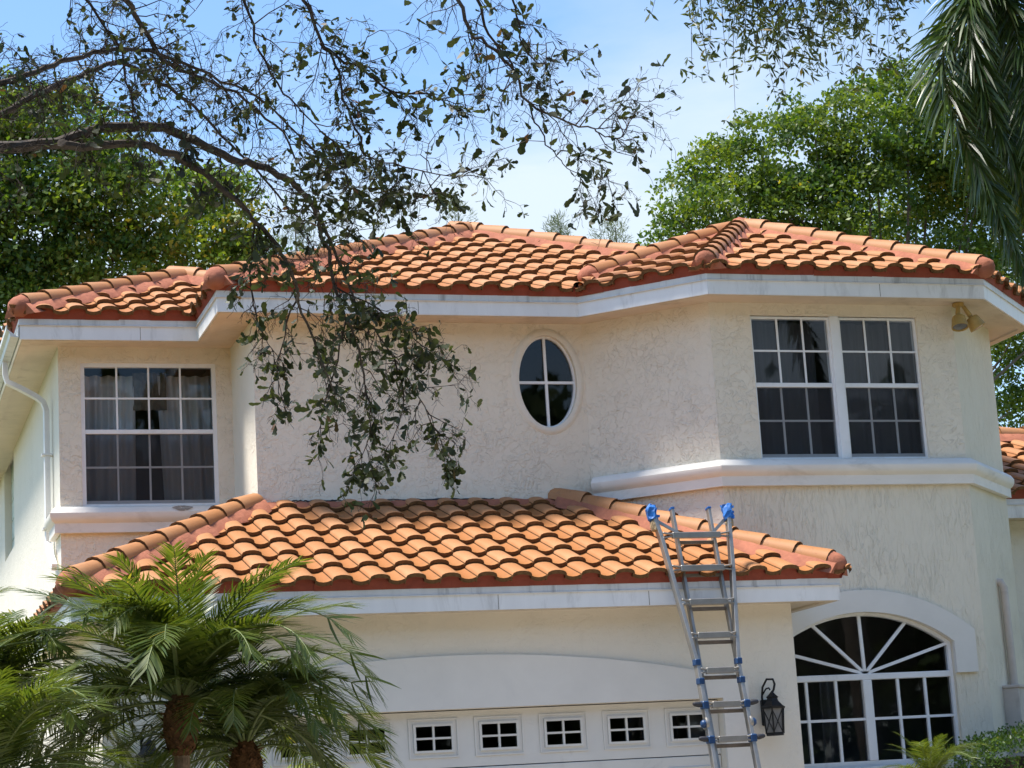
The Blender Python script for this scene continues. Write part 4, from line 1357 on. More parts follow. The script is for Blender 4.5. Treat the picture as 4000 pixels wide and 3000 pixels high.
# ------------------------------------------------------------------ trees behind the house
TREE_R = [(9.45,16.00,11.79,0.50),(10.22,17.00,13.00,0.43),(10.29,16.00,12.16,0.67),(10.83,17.00,13.57,0.39),(10.96,16.00,13.51,0.42),(11.17,16.00,12.81,0.76),(12.32,17.00,14.36,0.40),(12.26,16.00,13.47,0.69),(12.70,16.00,14.21,0.43),(13.21,16.00,13.51,0.78),(14.03,17.00,14.91,0.40),(14.10,16.00,14.74,0.39),(14.21,16.00,13.92,0.78),(15.43,17.00,14.88,0.63),(11.76,16.00,12.21,0.85),(13.00,16.00,12.43,0.94),(14.82,17.00,12.97,0.98),(15.51,16.00,13.33,0.96),(16.45,17.00,12.28,1.08),(15.07,16.00,11.23,0.78),(11.45,17.00,12.14,0.69),(16.43,16.00,14.38,0.98),(17.15,18.00,9.93,0.64),(17.12,18.00,8.81,0.54),(17.70,18.00,11.07,0.83),(14.46,18.00,12.33,0.82),(17.03,16.00,12.74,1.06),(18.4,17.5,13.2,1.1),(18.6,17.0,11.2,1.0)]
TREE_L = [(-2.31,15.00,13.10,0.59),(-1.48,16.00,13.49,0.54),(-2.10,15.00,12.34,0.74),(-1.15,15.00,12.61,0.60),(-0.58,16.00,12.56,0.54),(-1.68,15.00,11.66,0.89),(-0.65,15.00,11.53,0.82),(-2.26,15.00,11.03,0.81),(-1.26,15.00,10.75,0.81),(-0.14,15.00,11.24,0.67),(0.71,16.00,12.04,0.62),(0.94,15.00,12.05,0.45),(0.98,15.00,11.11,0.60),(1.44,15.00,11.12,0.38),(0.37,15.00,10.63,0.67),(1.35,15.00,10.65,0.34),(-0.38,15.00,10.38,0.67),(-2.27,15.00,10.12,0.66),(-1.70,15.00,9.98,0.59),(-2.97,15.00,11.77,0.95),(-2.84,15.00,10.41,0.87),(-2.96,15.00,12.92,0.74),(-4.0,15.5,12.0,1.0),(-4.0,15.5,10.4,1.0)]


def back_tree(name, lobes, base, label, mat, leaf, per, clump, rng_seed, fork=5.5):
    t = empty(name, base)
    tag(t, label, 'tree', 'leafy trees behind the house')
    rg = np.random.default_rng(rng_seed)
    bx_, by_, _ = base
    cx_ = sum(l[0] for l in lobes) / len(lobes); cy_ = sum(l[1] for l in lobes) / len(lobes)
    f = Vector((bx_ * 0.7 + cx_ * 0.3, by_ * 0.7 + cy_ * 0.3, fork))
    limb_mesh([(smooth_path([base, Vector(base).lerp(f, 0.5) + Vector((0.15, 0, 0)), f]), 0.32, 0.22)], 9).build('trunk', 'bark2', t, smooth=True)
    paths = []
    for l in lobes:
        tgt = Vector(l[:3])
        m1 = f.lerp(tgt, 0.35) + Vector((rg.normal() * 0.3, rg.normal() * 0.3, 0.6))
        m2 = f.lerp(tgt, 0.7) + Vector((rg.normal() * 0.25, rg.normal() * 0.25, 0.35))
        paths.append((smooth_path([f, m1, m2, tgt]), 0.06, 0.012))
    limb_mesh(paths, 5).build('limbs', 'bark2', t, smooth=True)
    crown('crown', t, lobes, mat, leaf, per, clump, rg)
    return t


back_tree('leafy_tree', TREE_R, (13.8, 17.5, 0), 'tall bright green tree behind the right side of the roof', 'leaf_back', 0.098, 38, 0.34, 3)
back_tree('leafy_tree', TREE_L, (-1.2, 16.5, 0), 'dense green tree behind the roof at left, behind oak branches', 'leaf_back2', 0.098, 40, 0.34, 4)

PINES = [(13.91, 45.0, 20.4, 0.56, 'small feathery pine top between the oak and main ridge'), (17.32, 45.0, 20.15, 0.40, 'smallest feathery pine top above the dip of the roof'), (19.23, 45.0, 20.0, 0.62, 'feathery pine top just left of the tall green tree'), (8.6, 45.0, 19.7, 0.6, 'feathery pine top mostly hidden by oak twigs')]
for (x, y, z, r, lab) in PINES:
    t = empty('pine_tree', (x, y, 0))
    tag(t, lab, 'tree', 'distant pines behind the roof')
    MB().tube([(x, y, 0), (x + 0.1, y, z * 0.6), (x, y, z + r * 0.5)], [0.25, 0.15, 0.02], 7).build('trunk', 'bark2', t)
    rg = np.random.default_rng(int(x * 10))
    # upward sprays of needles on thin branchlets
    nb = int(90 * r)
    P, Dd = [], []
    for i in range(nb):
        hgt = rg.uniform(-3.5, 1.0)
        a = rg.uniform(0, 6.28)
        rad = r * (1.0 - max(0, hgt) * 0.75) * rg.uniform(0.3, 1.15)
        c = np.array([x + math.cos(a) * rad, y + math.sin(a) * rad, z + hgt * r])
        for k in range(34):
            P.append(c + rg.normal(size=3) * 0.10); Dd.append(unit((rg.normal(size=3) * 0.9 + np.array([math.cos(a) * 0.5, math.sin(a) * 0.5, 0.6]))[None])[0])
    V, F, v = leaf_quads(np.array(P), 0.24, 0.085, -0.2, rg, 0.05, np.array(Dd))
    np_mesh('crown', V, F, 'leaf_pine', t, v)

# woods across the street behind the viewer: darken reflections and shade the front
rg = np.random.default_rng(21)
wl_ = [(x + rg.normal() * 1.5, -40 + rg.normal() * 2.5, z, 3.2) for x in np.arange(-45, 40, 4.0) for z in (3, 7.5, 12)]
wood = crown('woodland', None, wl_, 'leaf_wood', 0.8, 3, 1.3, rg, m=40)
tag(wood, 'dark woods across the street behind the viewer', 'woods', kind='stuff')

# ------------------------------------------------------------------ oak whose branches hang into the picture
OAK = {
'b1':[(-5.14,-8.00,4.54),(-4.66,-7.93,4.70),(-4.34,-7.87,4.83),(-4.20,-7.80,4.88),(-3.90,-7.73,4.95),(-3.65,-7.67,5.05),(-3.42,-7.60,5.10),(-3.26,-7.53,5.09),(-3.09,-7.47,5.04),(-2.92,-7.40,5.00),(-2.78,-7.33,4.99),(-2.67,-7.27,4.98),(-2.56,-7.20,4.94),(-2.48,-7.13,4.91),(-2.41,-7.07,4.85),(-2.36,-7.00,4.78),(-2.33,-6.93,4.71),(-2.28,-6.87,4.65),(-2.23,-6.80,4.43),(-2.16,-6.73,4.26),(-2.08,-6.67,4.09),(-2.03,-6.60,3.91)],
'b2':[(-3.90,-7.80,4.92),(-3.78,-7.74,4.92),(-3.47,-7.69,4.97),(-3.28,-7.63,4.93),(-3.15,-7.57,4.89),(-3.01,-7.51,4.80),(-2.89,-7.46,4.71),(-2.80,-7.40,4.64),(-2.70,-7.34,4.55),(-2.62,-7.29,4.45),(-2.57,-7.23,4.38),(-2.53,-7.17,4.29),(-2.50,-7.11,4.21),(-2.40,-7.06,3.99),(-2.32,-7.00,3.77)],
'b4':[(-2.45,-7.00,4.95),(-2.33,-6.91,4.82),(-2.26,-6.82,4.72),(-2.18,-6.73,4.58),(-2.10,-6.64,4.48),(-2.05,-6.56,4.37),(-1.94,-6.47,4.27),(-1.80,-6.38,4.13),(-1.64,-6.29,3.92),(-1.51,-6.20,3.71)],
'b5':[(-3.71,-8.60,5.59),(-3.62,-8.47,5.46),(-3.54,-8.33,5.39),(-3.44,-8.20,5.31),(-3.36,-8.07,5.28),(-3.19,-7.93,5.27),(-3.02,-7.80,5.26),(-2.83,-7.67,5.19),(-2.66,-7.53,5.11),(-2.54,-7.40,4.97)],
'b6':[(-2.69,-8.20,5.78),(-2.64,-8.15,5.65),(-2.59,-8.09,5.56),(-2.54,-8.04,5.46),(-2.46,-7.98,5.39),(-2.42,-7.93,5.28),(-2.37,-7.87,5.16),(-2.30,-7.82,5.01),(-2.26,-7.76,4.94),(-2.09,-7.71,4.90),(-1.89,-7.65,4.88),(-1.69,-7.60,4.87)],
'b7':[(-2.56,-8.10,5.43),(-2.46,-8.04,5.38),(-2.29,-7.99,5.32),(-2.13,-7.93,5.24),(-1.92,-7.87,5.26),(-1.85,-7.81,5.25),(-1.72,-7.76,5.30),(-1.64,-7.70,5.36)],
'b8':[(-2.06,-8.80,5.57),(-1.98,-8.74,5.45),(-1.91,-8.68,5.32),(-1.80,-8.62,5.26),(-1.65,-8.55,5.17),(-1.60,-8.49,5.11),(-1.53,-8.43,5.02),(-1.38,-8.37,4.98),(-1.28,-8.31,4.97),(-1.15,-8.25,4.97),(-1.06,-8.18,4.98),(-0.98,-8.12,4.96),(-0.87,-8.06,4.99),(-0.81,-8.00,5.10)],
'b8b':[(-1.95,-8.90,5.48),(-1.88,-8.80,5.33),(-1.78,-8.70,5.24),(-1.67,-8.60,5.15)],
'b8c':[(-1.03,-8.10,5.02),(-0.90,-8.07,5.13),(-0.85,-8.03,5.20),(-0.79,-8.00,5.23)],
'b8d':[(-1.52,-8.40,5.03),(-1.48,-8.36,4.95),(-1.41,-8.32,4.85),(-1.34,-8.28,4.79),(-1.27,-8.24,4.75),(-1.19,-8.20,4.70)],
'b8e':[(-1.35,-8.30,4.79),(-1.25,-8.25,4.83),(-1.15,-8.20,4.80),(-1.04,-8.15,4.78),(-1.00,-8.10,4.75)],
'b8f':[(-1.74,-8.90,5.40),(-1.70,-8.86,5.27),(-1.65,-8.82,5.16),(-1.55,-8.78,5.11),(-1.52,-8.74,5.24),(-1.42,-8.70,5.22)],
'b9':[(-4.88,-8.40,4.47),(-4.41,-8.31,4.80),(-4.22,-8.23,4.92),(-4.08,-8.14,5.05),(-3.95,-8.06,5.13),(-3.80,-7.97,5.23),(-3.67,-7.89,5.32),(-3.57,-7.80,5.38),(-3.43,-7.71,5.35),(-3.30,-7.63,5.31),(-3.16,-7.54,5.25),(-3.03,-7.46,5.16),(-2.87,-7.37,5.04),(-2.65,-7.29,4.84),(-2.48,-7.20,4.65)],
'b10':[(-4.89,-8.80,4.50),(-4.43,-8.72,4.82),(-4.25,-8.63,4.93),(-4.08,-8.55,5.03),(-3.94,-8.47,5.11),(-3.78,-8.38,5.20),(-3.63,-8.30,5.26),(-3.47,-8.22,5.28),(-3.28,-8.13,5.27),(-3.09,-8.05,5.21),(-2.87,-7.97,5.15),(-2.64,-7.88,4.99),(-2.50,-7.80,4.89)],
'b11':[(-3.92,-8.70,5.44),(-3.76,-8.57,5.31),(-3.65,-8.45,5.19),(-3.61,-8.32,5.02),(-3.56,-8.20,4.89)],
'b12':[(-3.09,-8.50,5.60),(-2.99,-8.40,5.45),(-2.93,-8.30,5.29),(-2.82,-8.20,5.15),(-2.70,-8.10,5.07),(-2.54,-8.00,4.96),(-2.42,-7.90,4.86)],
'b13':[(-2.80,-7.40,4.64),(-2.82,-7.30,4.46),(-2.80,-7.20,4.27),(-2.75,-7.10,4.14),(-2.65,-7.00,4.00)],
'b14':[(-2.52,-7.10,4.31),(-2.57,-7.00,4.17),(-2.61,-6.90,3.95),(-2.57,-6.80,3.78)],
'b15':[(-2.15,-6.70,4.27),(-2.20,-6.63,4.04),(-2.28,-6.57,3.77),(-2.30,-6.50,3.57)],
'b16':[(-2.03,-6.60,3.91),(-1.99,-6.53,3.73),(-2.01,-6.47,3.57),(-2.11,-6.40,3.38)],
'b17':[(-1.80,-6.40,4.12),(-1.75,-6.37,3.90),(-1.78,-6.33,3.71),(-1.92,-6.30,3.45)],
'b18':[(-1.51,-6.20,3.71),(-1.46,-6.15,3.63),(-1.41,-6.10,3.52)],
'b19':[(-2.45,-7.60,4.96),(-2.47,-7.53,4.87),(-2.32,-7.47,4.85),(-2.17,-7.40,4.85)],
'b20':[(-1.98,-6.60,4.24),(-1.77,-6.53,4.23),(-1.59,-6.47,4.14),(-1.47,-6.40,4.07)],
'b21':[(-2.25,-6.90,4.41),(-2.06,-6.82,4.35),(-1.88,-6.75,4.26),(-1.73,-6.68,4.20),(-1.61,-6.60,4.18)],
'b22':[(-2.21,-7.60,5.00),(-2.10,-7.53,4.83),(-1.98,-7.47,4.75),(-1.80,-7.40,4.82)],
}
# start radius, end radius, twigs per metre, leaves (0..1), droop
OAKP = {'b1': (.040, .006, 34, .5, .5), 'b2': (.026, .005, 34, .5, .6), 'b4': (.013, .003, 34, .55, .7), 'b5': (.017, .005, 40, .5, .3), 'b6': (.012, .003, 38, .6, .5),
        'b7': (.010, .002, 34, .65, .4), 'b8': (.012, .0025, 24, .28, .5), 'b8b': (.010, .005, 24, .2, .6), 'b8c': (.004, .002, 12, .6, .2), 'b8d': (.006, .002, 16, .7, .4),
        'b8e': (.004, .002, 16, .7, .4), 'b8f': (.006, .002, 24, .4, .4), 'b9': (.021, .005, 44, .45, .3), 'b10': (.020, .004, 44, .45, .3), 'b11': (.009, .003, 26, .35, .4), 'b12': (.009, .003, 40, .6, .5),
        'b13': (.008, .002, 34, .6, .8), 'b14': (.007, .002, 34, .6, .8), 'b15': (.007, .002, 36, .7, .8), 'b16': (.006, .0015, 36, .7, .8), 'b17': (.006, .0015, 36, .7, .8), 'b18': (.004, .0015, 26, .9, .8),
        'b19': (.006, .002, 46, 1.3, .3), 'b20': (.006, .002, 34, .65, .6), 'b21': (.006, .002, 34, .6, .6), 'b22': (.005, .002, 26, .7, .4)}
oak = empty('oak_tree', (-6.1, -8.6, 0))
tag(oak, 'oak with bare dark twigs and sparse leaves hanging in front of the house', 'tree')
MB().tube(smooth_path([(-6.1, -8.6, 0), (-6.05, -8.6, 1.5), (-5.95, -8.55, 3.0), (-5.7, -8.5, 4.1), (-5.4, -8.6, 5.2), (-5.0, -8.8, 6.2)]), [0.24 - 0.008 * i for i in range(16)], 10).build('trunk', 'bark', oak, smooth=True)
limbs = [([(-5.7, -8.5, 4.0), (-5.4, -8.2, 4.35), (-5.14, -8.0, 4.54)], .075, .045), ([(-5.75, -8.5, 3.8), (-5.3, -8.45, 4.2), (-4.88, -8.4, 4.47)], .05, .03), ([(-5.7, -8.5, 4.0), (-5.3, -8.7, 4.3), (-4.89, -8.8, 4.5)], .05, .03),
         ([(-5.3, -8.65, 5.4), (-4.6, -8.7, 5.75), (-3.9, -8.7, 5.8), (-3.2, -8.55, 5.85), (-2.7, -8.3, 5.95), (-2.2, -8.6, 5.85), (-1.7, -9.0, 5.75)], .05, .02)]
for p, a, b_ in limbs:
    limb_mesh([(smooth_path(p), a, b_)], 8).build('limb', 'bark', oak, smooth=True)
tw_paths = []
lv_p, lv_d, lv_s, lv_v = [], [], [], []
rg = random.Random(5)


def rvec(s=1.0):
    return Vector((rg.gauss(0, s), rg.gauss(0, s), rg.gauss(0, s)))


def add_leaf(p, d, big):
    lv_p.append(tuple(p)); lv_d.append(tuple(d)); lv_s.append(rg.uniform(0.030, 0.052) * big); lv_v.append(rg.random())


def twig(p, d, L, r, leafy, droop, depth, big=1.0):
    k = 4
    pts = [p]
    step = L / k
    for i in range(k):
        d = (d + rvec(0.28) + Vector((0, 0, -droop * 0.25))).normalized()
        pts.append(pts[-1] + d * step)
    tw_paths.append((pts, r, r * 0.35, 4 if depth == 0 else 3))
    if depth < 2:
        for q in pts[1:]:
            nsub = rg.choice((0, 1, 1, 1, 2))
            for _ in range(nsub):
                dd = (d + rvec(0.75)).normalized()
                twig(q, dd, L * rg.uniform(0.3, 0.6), r * 0.55, leafy, droop, depth + 1, big)
    if depth >= 1:
        for q in pts[1:]:
            if rg.random() < leafy * (0.10 if depth == 1 else 0.14):
                add_leaf(q, (d + rvec(0.8)).normalized(), big * rg.choice((0.6, 0.8, 1.0, 1.2, 1.4)))
        if depth == 2 and rg.random() < leafy * 0.13:
            for _ in range(rg.choice((2, 3, 4))):
                add_leaf(pts[-1], (d * 0.6 + rvec(0.7)).normalized(), big * rg.choice((0.9, 1.2, 1.5)))


LOWER = ('b13', 'b14', 'b15', 'b16', 'b17', 'b18', 'b20', 'b21')
for nm, pts in OAK.items():
    r0, r1, dens, leafy, droop = OAKP[nm]
    big = 0.72 if nm in ('b5', 'b9', 'b10', 'b11', 'b12', 'b1', 'b6') else 1.0
    sp_ = smooth_path(pts, 3)
    sp_ = [p + rvec(0.006) for p in sp_]
    limb_mesh([(sp_, r0, r1)], 7 if r0 > 0.015 else 5).build('branch', 'bark' if r0 > 0.011 else 'twig', oak, smooth=True)
    tot = sum((sp_[i + 1] - sp_[i]).length for i in range(len(sp_) - 1))
    acc = 0.0
    for i in range(len(sp_) - 1):
        seg = sp_[i + 1] - sp_[i]
        acc += seg.length * dens * 0.62
        while acc > 0:
            acc -= 1
            t = rg.random()
            q = sp_[i].lerp(sp_[i + 1], t)
            if q.x < -4.6: continue
            if q.x > -3.0 and nm in ('b9', 'b10', 'b5', 'b12', 'b1', 'b2') and rg.random() < 0.45: continue
            d = (seg.normalized() * 0.5 + rvec(0.7)).normalized()
            twig(q, d, rg.uniform(0.12, 0.40) * (0.55 if nm in LOWER else 1.0), min(0.0042, r0 * 0.5), leafy, droop, 0, big)
    for _ in range(1 if nm in LOWER else 3):
        twig(sp_[-1], (sp_[-1] - sp_[-2]).normalized() + rvec(0.3), rg.uniform(0.1, 0.25), 0.003, leafy, droop, 0)
# fast tube mesh for the twigs
Vt, Ft = [], []
for pts, r0, r1, n in tw_paths:
    n = 3
    k = len(Vt)
    a = None
    d0 = (pts[-1] - pts[0]).normalized()
    a = d0.orthogonal().normalized(); b2 = d0.cross(a)
    m_ = len(pts)
    for i, p in enumerate(pts):
        r = max(0.0011, r0 + (r1 - r0) * i / (m_ - 1))
        for j in range(n):
            t = 2 * math.pi * j / n
            Vt.append(p + a * (math.cos(t) * r) + b2 * (math.sin(t) * r))
    for i in range(m_ - 1):
        for j in range(n):
            Ft.append((k + i * n + j, k + i * n + (j + 1) % n, k + (i + 1) * n + (j + 1) % n, k + (i + 1) * n + j))
tw = np_mesh('twigs', np.array([tuple(v) for v in Vt]), np.array(Ft), 'twig', oak); tw['kind'] = 'stuff'
# oak leaves: obovate, lobed, curled
P = np.array(lv_p); D_ = unit(np.array(lv_d)); S_ = np.array(lv_s)
n = len(P)
a = RNG.normal(size=(n, 3)); s = unit(np.cross(D_, a)); nn = np.cross(s, D_)
out = [(0.0, 0.0), (0.20, 0.09), (0.42, 0.17), (0.58, 0.14), (0.76, 0.21), (0.93, 0.13), (1.0, 0.0)]
loop = [(u_, w_) for u_, w_ in out] + [(u_, -w_) for u_, w_ in out[-2:0:-1]]
k = len(loop)
curl = RNG.uniform(-0.5, 0.7, n)[:, None]; fold = RNG.uniform(0.0, 0.9, n)[:, None]; wid = RNG.uniform(0.8, 1.35, n)[:, None]
L_ = S_[:, None] * 1.25
V = np.stack([P + D_ * L_ * u_ + s * L_ * w_ * wid + nn * L_ * (curl * u_ * u_ * 0.5 + fold * abs(w_)) for u_, w_ in loop], axis=1).reshape(-1, 3)
# two strips per leaf so each half stays nearly flat
F = []
base = np.arange(n)[:, None] * k
quads = [(0, 1, 11, 0), (1, 2, 10, 11), (2, 3, 9, 10), (3, 4, 8, 9), (4, 5, 7, 8)]
tri = [(0, 1, 11), (1, 2, 10), (1, 10, 11), (2, 3, 9), (2, 9, 10), (3, 4, 8), (3, 8, 9), (4, 5, 7), (4, 7, 8), (5, 6, 7)]
F = np.concatenate([base + np.array(t_)[None] for t_ in tri])
lf = np_mesh('leaves', V, F, 'leaf_oak', oak, np.repeat(np.array(lv_v), k)); lf['kind'] = 'stuff'
print('oak twigs', len(tw_paths), 'leaves', n)

# ------------------------------------------------------------------ tree hanging in at the top right
OVH = [(2.50,-2.00,8.15,0.29),(2.87,-2.00,8.30,0.29),(2.74,-2.00,7.86,0.21),(2.47,-2.00,7.85,0.12),(3.22,-2.00,8.19,0.29),(3.09,-2.00,7.84,0.21),(2.98,-2.00,7.61,0.12),(3.60,-2.00,8.35,0.29),(3.76,-2.00,8.09,0.25),(4.06,-2.00,8.33,0.25),(3.42,-2.00,7.94,0.17),(2.25,-2.00,8.36,0.16),(4.07,-2.00,7.93,0.17),(2.72,-2.00,8.69,0.37),(3.41,-2.00,8.74,0.42),(4.01,-2.00,8.78,0.38)]
ovt = empty('overhanging_tree', (8.4, -6.0, 0))
tag(ovt, 'tree with narrow olive leaves hanging in from the top right', 'tree')
limb_mesh([(smooth_path([(8.4, -6.0, 0), (8.3, -6.0, 3), (8.0, -5.8, 6), (7.2, -5.0, 8.4), (5.6, -3.4, 9.4), (4.2, -2.3, 9.4), (3.0, -2.0, 9.1), (2.3, -2.0, 8.7)]), 0.2, 0.02)], 8).build('trunk', 'bark2', ovt, smooth=True)
ro = random.Random(9)
op, tp_, td = [], [], []
for (x, y, z, r) in OVH:
    top = Vector((x + ro.gauss(0, .1), y, 9.05))
    for _ in range(int(30 * r) + 2):
        e = Vector((x + ro.gauss(0, r * .55), y + ro.gauss(0, .35), z + ro.gauss(0, r * .5)))
        m_ = top.lerp(e, .5) + Vector((ro.gauss(0, .1), ro.gauss(0, .1), .05))
        p_ = smooth_path([top + Vector((ro.gauss(0, .15), ro.gauss(0, .15), 0)), m_, e], 3)
        op.append((p_, .006, .0016))
        for q in p_[2:]:
            for _k in range(ro.choice((1, 2, 3, 4))):
                c = q + Vector((ro.gauss(0, .05), ro.gauss(0, .05), ro.gauss(0, .05)))
                for _j in range(ro.choice((2, 3, 4))):
                    tp_.append(tuple(c)); td.append((ro.gauss(0, .8), ro.gauss(0, .8), ro.gauss(-.35, .6)))
b = MB()
for p_, r0, r1 in op:
    b.tube(p_, [r0 + (r1 - r0) * i / (len(p_) - 1) for i in range(len(p_))], 3, caps=False)
b.build('twigs', 'twig', ovt)['kind'] = 'stuff'
V, F, v = leaf_quads(np.array(tp_), 0.092, 0.27, 0.0, RNG, 0.2, np.array(td))
np_mesh('leaves', V, F, 'leaf_over', ovt, v)['kind'] = 'stuff'


# ------------------------------------------------------------------ palms
def frond_arrays(L, arch, lift0, nl, ll, wid, vee, rng, hang=0.6, plume=False, path=None):
    """frond in local space: leaves +X, arches down; returns rachis path and leaflet arrays"""
    if path is None:
        pts = []
        p = np.array([0.0, 0.0, 0.0]); a = lift0
        ns = 16
        for i in range(ns + 1):
            pts.append(p.copy())
            a -= arch / ns * (0.5 + 1.0 * i / ns)
            p = p + np.array([math.cos(a), 0.02 * rng.normal(), math.sin(a)]) * L / ns
        pts = np.array(pts)
    else:
        pts = np.array([tuple(q) for q in path])
    seg = np.linalg.norm(np.diff(pts, axis=0), axis=1); cum = np.concatenate([[0], np.cumsum(seg)]); tot = cum[-1]
    V, F, va = [], [], []
    for i in range(nl):
        t = 0.10 + 0.90 * (i + 0.5) / nl
        q = np.array([np.interp(t * tot, cum, pts[:, j]) for j in range(3)])
        q2 = np.array([np.interp(min(t + 0.03, 1) * tot, cum, pts[:, j]) for j in range(3)])
        q1 = np.array([np.interp(max(t - 0.03, 0) * tot, cum, pts[:, j]) for j in range(3)])
        d = q2 - q1; d /= np.linalg.norm(d)
        side = np.cross(d, [0, 0, 1.0]); side /= max(1e-6, np.linalg.norm(side)); nn_ = np.cross(side, d)
        env = (math.sin(math.pi * min(1, 0.12 + t * 0.80)) ** 0.6)
        for sg in ((-1, 1) if not plume else range(7)):
            l = ll * env * rng.uniform(0.85, 1.12)
            if plume:
                a = rng.uniform(0, 2 * math.pi)
                out_ = side * math.cos(a) + nn_ * math.sin(a)
            else:
                out_ = side * sg * math.cos(vee) + nn_ * math.sin(vee)
            dr = d * (0.45 + 0.5 * t) + out_ * (1.0 - 0.35 * t) + rng.normal(size=3) * 0.07
            dr /= np.linalg.norm(dr)
            k = len(V)
            c = q.copy(); w0 = wid * rng.uniform(0.8, 1.15)
            ref = np.cross(dr, nn_ if not plume else rng.normal(size=3)); ref /= max(1e-6, np.linalg.norm(ref))
            ns_ = 3
            for j in range(ns_ + 1):
                u_ = j / ns_
                w = w0 * (0.55 if j == 0 else (1.0 if j == 1 else (0.75 if j == 2 else 0.06)))
                V.append(c - ref * w * 0.5); V.append(c + ref * w * 0.5)
                dr = dr + np.array([0, 0, -hang * (0.35 + 0.4 * u_) / ns_ * 1.4]); dr /= np.linalg.norm(dr)
                c = c + dr * l / ns_
            for j in range(ns_):
                F.append((k + 2 * j, k + 2 * j + 1, k + 2 * j + 3, k + 2 * j + 2))
            vv = rng.uniform(0, 1) * 0.9 + (0.1 if t > 0.9 else 0)
            va += [vv] * (2 * (ns_ + 1))
    return pts, np.array(V), np.array(F), np.array(va)


def frond_mesh(name, arr, mat, r0=0.010):
    pts, V, F, va = arr
    b = MB().tube([tuple(p) for p in pts], [r0 * (1 - 0.8 * i / (len(pts) - 1)) for i in range(len(pts))], 4, caps=False)
    nv = len(b.v)
    Vall = np.concatenate([np.array(b.v), V]); Fall = np.concatenate([np.array(b.f), F + nv])
    me = bpy.data.meshes.new(name)
    m_ = len(Fall)
    me.vertices.add(len(Vall)); me.vertices.foreach_set('co', Vall.astype(np.float32).ravel())
    me.loops.add(m_ * 4); me.loops.foreach_set('vertex_index', Fall.astype(np.int32).ravel())
    me.polygons.add(m_); me.polygons.foreach_set('loop_start', np.arange(0, m_ * 4, 4, dtype=np.int32))
    at = me.attributes.new('var', 'FLOAT', 'POINT'); at.data.foreach_set('value', np.concatenate([np.zeros(nv), va]).astype(np.float32))
    me.materials.append(M[mat]); me.materials.append(M['rachis'])
    me.update(calc_edges=True)
    me.polygons.foreach_set('material_index', np.concatenate([np.ones(len(b.f)), np.zeros(len(F))]).astype(np.int32))
    return me


rgp = np.random.default_rng(17)
FR = []
for i in range(8):
    lift = [1.25, 1.0, 0.8, 0.55, 0.3, 0.05, 0.9, 0.65][i]
    FR.append(frond_mesh('frond', frond_arrays(1.12, [0.8, 1.0, 1.35, 1.65, 1.5, 0.9, 1.9, 0.95][i], 0.0, 58, 0.25, 0.0115, 0.25, rgp, 0.8), 'leaf_palm', 0.011))
LIFTS = [1.25, 1.0, 0.8, 0.55, 0.3, 0.05, 0.9, 0.65]


def date_palm(loc, crown_z, label, nfr, scale, seed, rot0=0.0, boss_h=0.36, lean=(0, 0)):
    x, y, z = loc
    t = empty('date_palm', loc)
    tag(t, label, 'palm', 'pygmy date palms around the house front')
    r_ = random.Random(seed)
    top = Vector((x + lean[0], y + lean[1], crown_z))
    path = smooth_path([(x, y, z), (x + lean[0] * .3, y + lean[1] * .3, z + (crown_z - z) * .5), top], 5)
    MB().tube(path, [0.055 + 0.004 * (i % 2) for i in range(len(path))], 9).build('trunk', 'palm_trunk', t)
    b = MB()
    prof = [(0.05, -boss_h), (0.10, -boss_h * .85), (0.125, -boss_h * .5), (0.12, -boss_h * .2), (0.085, 0.02), (0.05, 0.08)]
    b.lathe(prof, top, 12)
    for _ in range(150):
        a = r_.uniform(0, 6.283); h = r_.uniform(-boss_h * .95, 0.02)
        rr = float(np.interp(h, [p[1] for p in prof], [p[0] for p in prof]))
        c = top + Vector((math.cos(a) * rr * .92, math.sin(a) * rr * .92, h))
        o_ = Vector((math.cos(a), math.sin(a), r_.uniform(.2, .9))).normalized()
        sd_ = Vector((-math.sin(a), math.cos(a), r_.uniform(-.4, .4))).normalized()
        l = r_.uniform(.03, .06)
        b.add([c - sd_ * .014, c + sd_ * .014, c + o_ * l + sd_ * .008, c + o_ * l - sd_ * .008], [(0, 1, 2, 3)])
    b.build('leaf_base_boss', 'palm_boss', t)
    ga = 2.39996
    for i in range(nfr):
        u = (i + 0.5) / nfr
        k = r_.choice((0, 5, 7, 1)) if u < 0.4 else r_.choice((2, 3, 4, 6, 6))
        liftang = 1.42 - 1.30 * u ** 0.95 + r_.uniform(-.12, .12)
        yaw = rot0 + i * ga + r_.uniform(-.2, .2)
        if math.sin(yaw) < -0.55 and liftang < 0.85:
            liftang = 0.85 + r_.uniform(0, 0.3)
        sc = scale * (0.66 + 0.38 * min(1, u * 2.0)) * r_.uniform(.9, 1.08)
        o = bpy.data.objects.new('frond', FR[k]); COL.objects.link(o); o.parent = t
        o.matrix_local = Matrix.Translation(top - Vector(loc) + Vector((0, 0, 0.03 * (1 - u)))) @ Matrix.Rotation(yaw, 4, 'Z') @ Matrix.Rotation(-liftang, 4, 'Y') @ Matrix.Rotation(r_.uniform(-.35, .35), 4, 'X') @ Matrix.Scale(sc, 4)
    return t


date_palm((-2.70, -3.5, 0), 2.29, 'largest pygmy date palm in front of the garage, brown boss under its crown', 56, 1.36, 1)
date_palm((-2.22, -3.15, 0), 1.97, 'shorter pygmy date palm just right of the largest one', 44, 1.1, 2, lean=(0.03, 0.0))
date_palm((-3.95, -2.6, 0), 2.30, 'dark pygmy date palm at the left edge beside the garage corner', 50, 1.2, 3)
date_palm((-4.05, -4.3, 0), 1.75, 'low pygmy date palm at the bottom left corner', 44, 1.15, 4)
date_palm((4.50, -0.75, 0), 1.50, 'small date palm below the arched window', 22, 0.62, 6, boss_h=0.22)

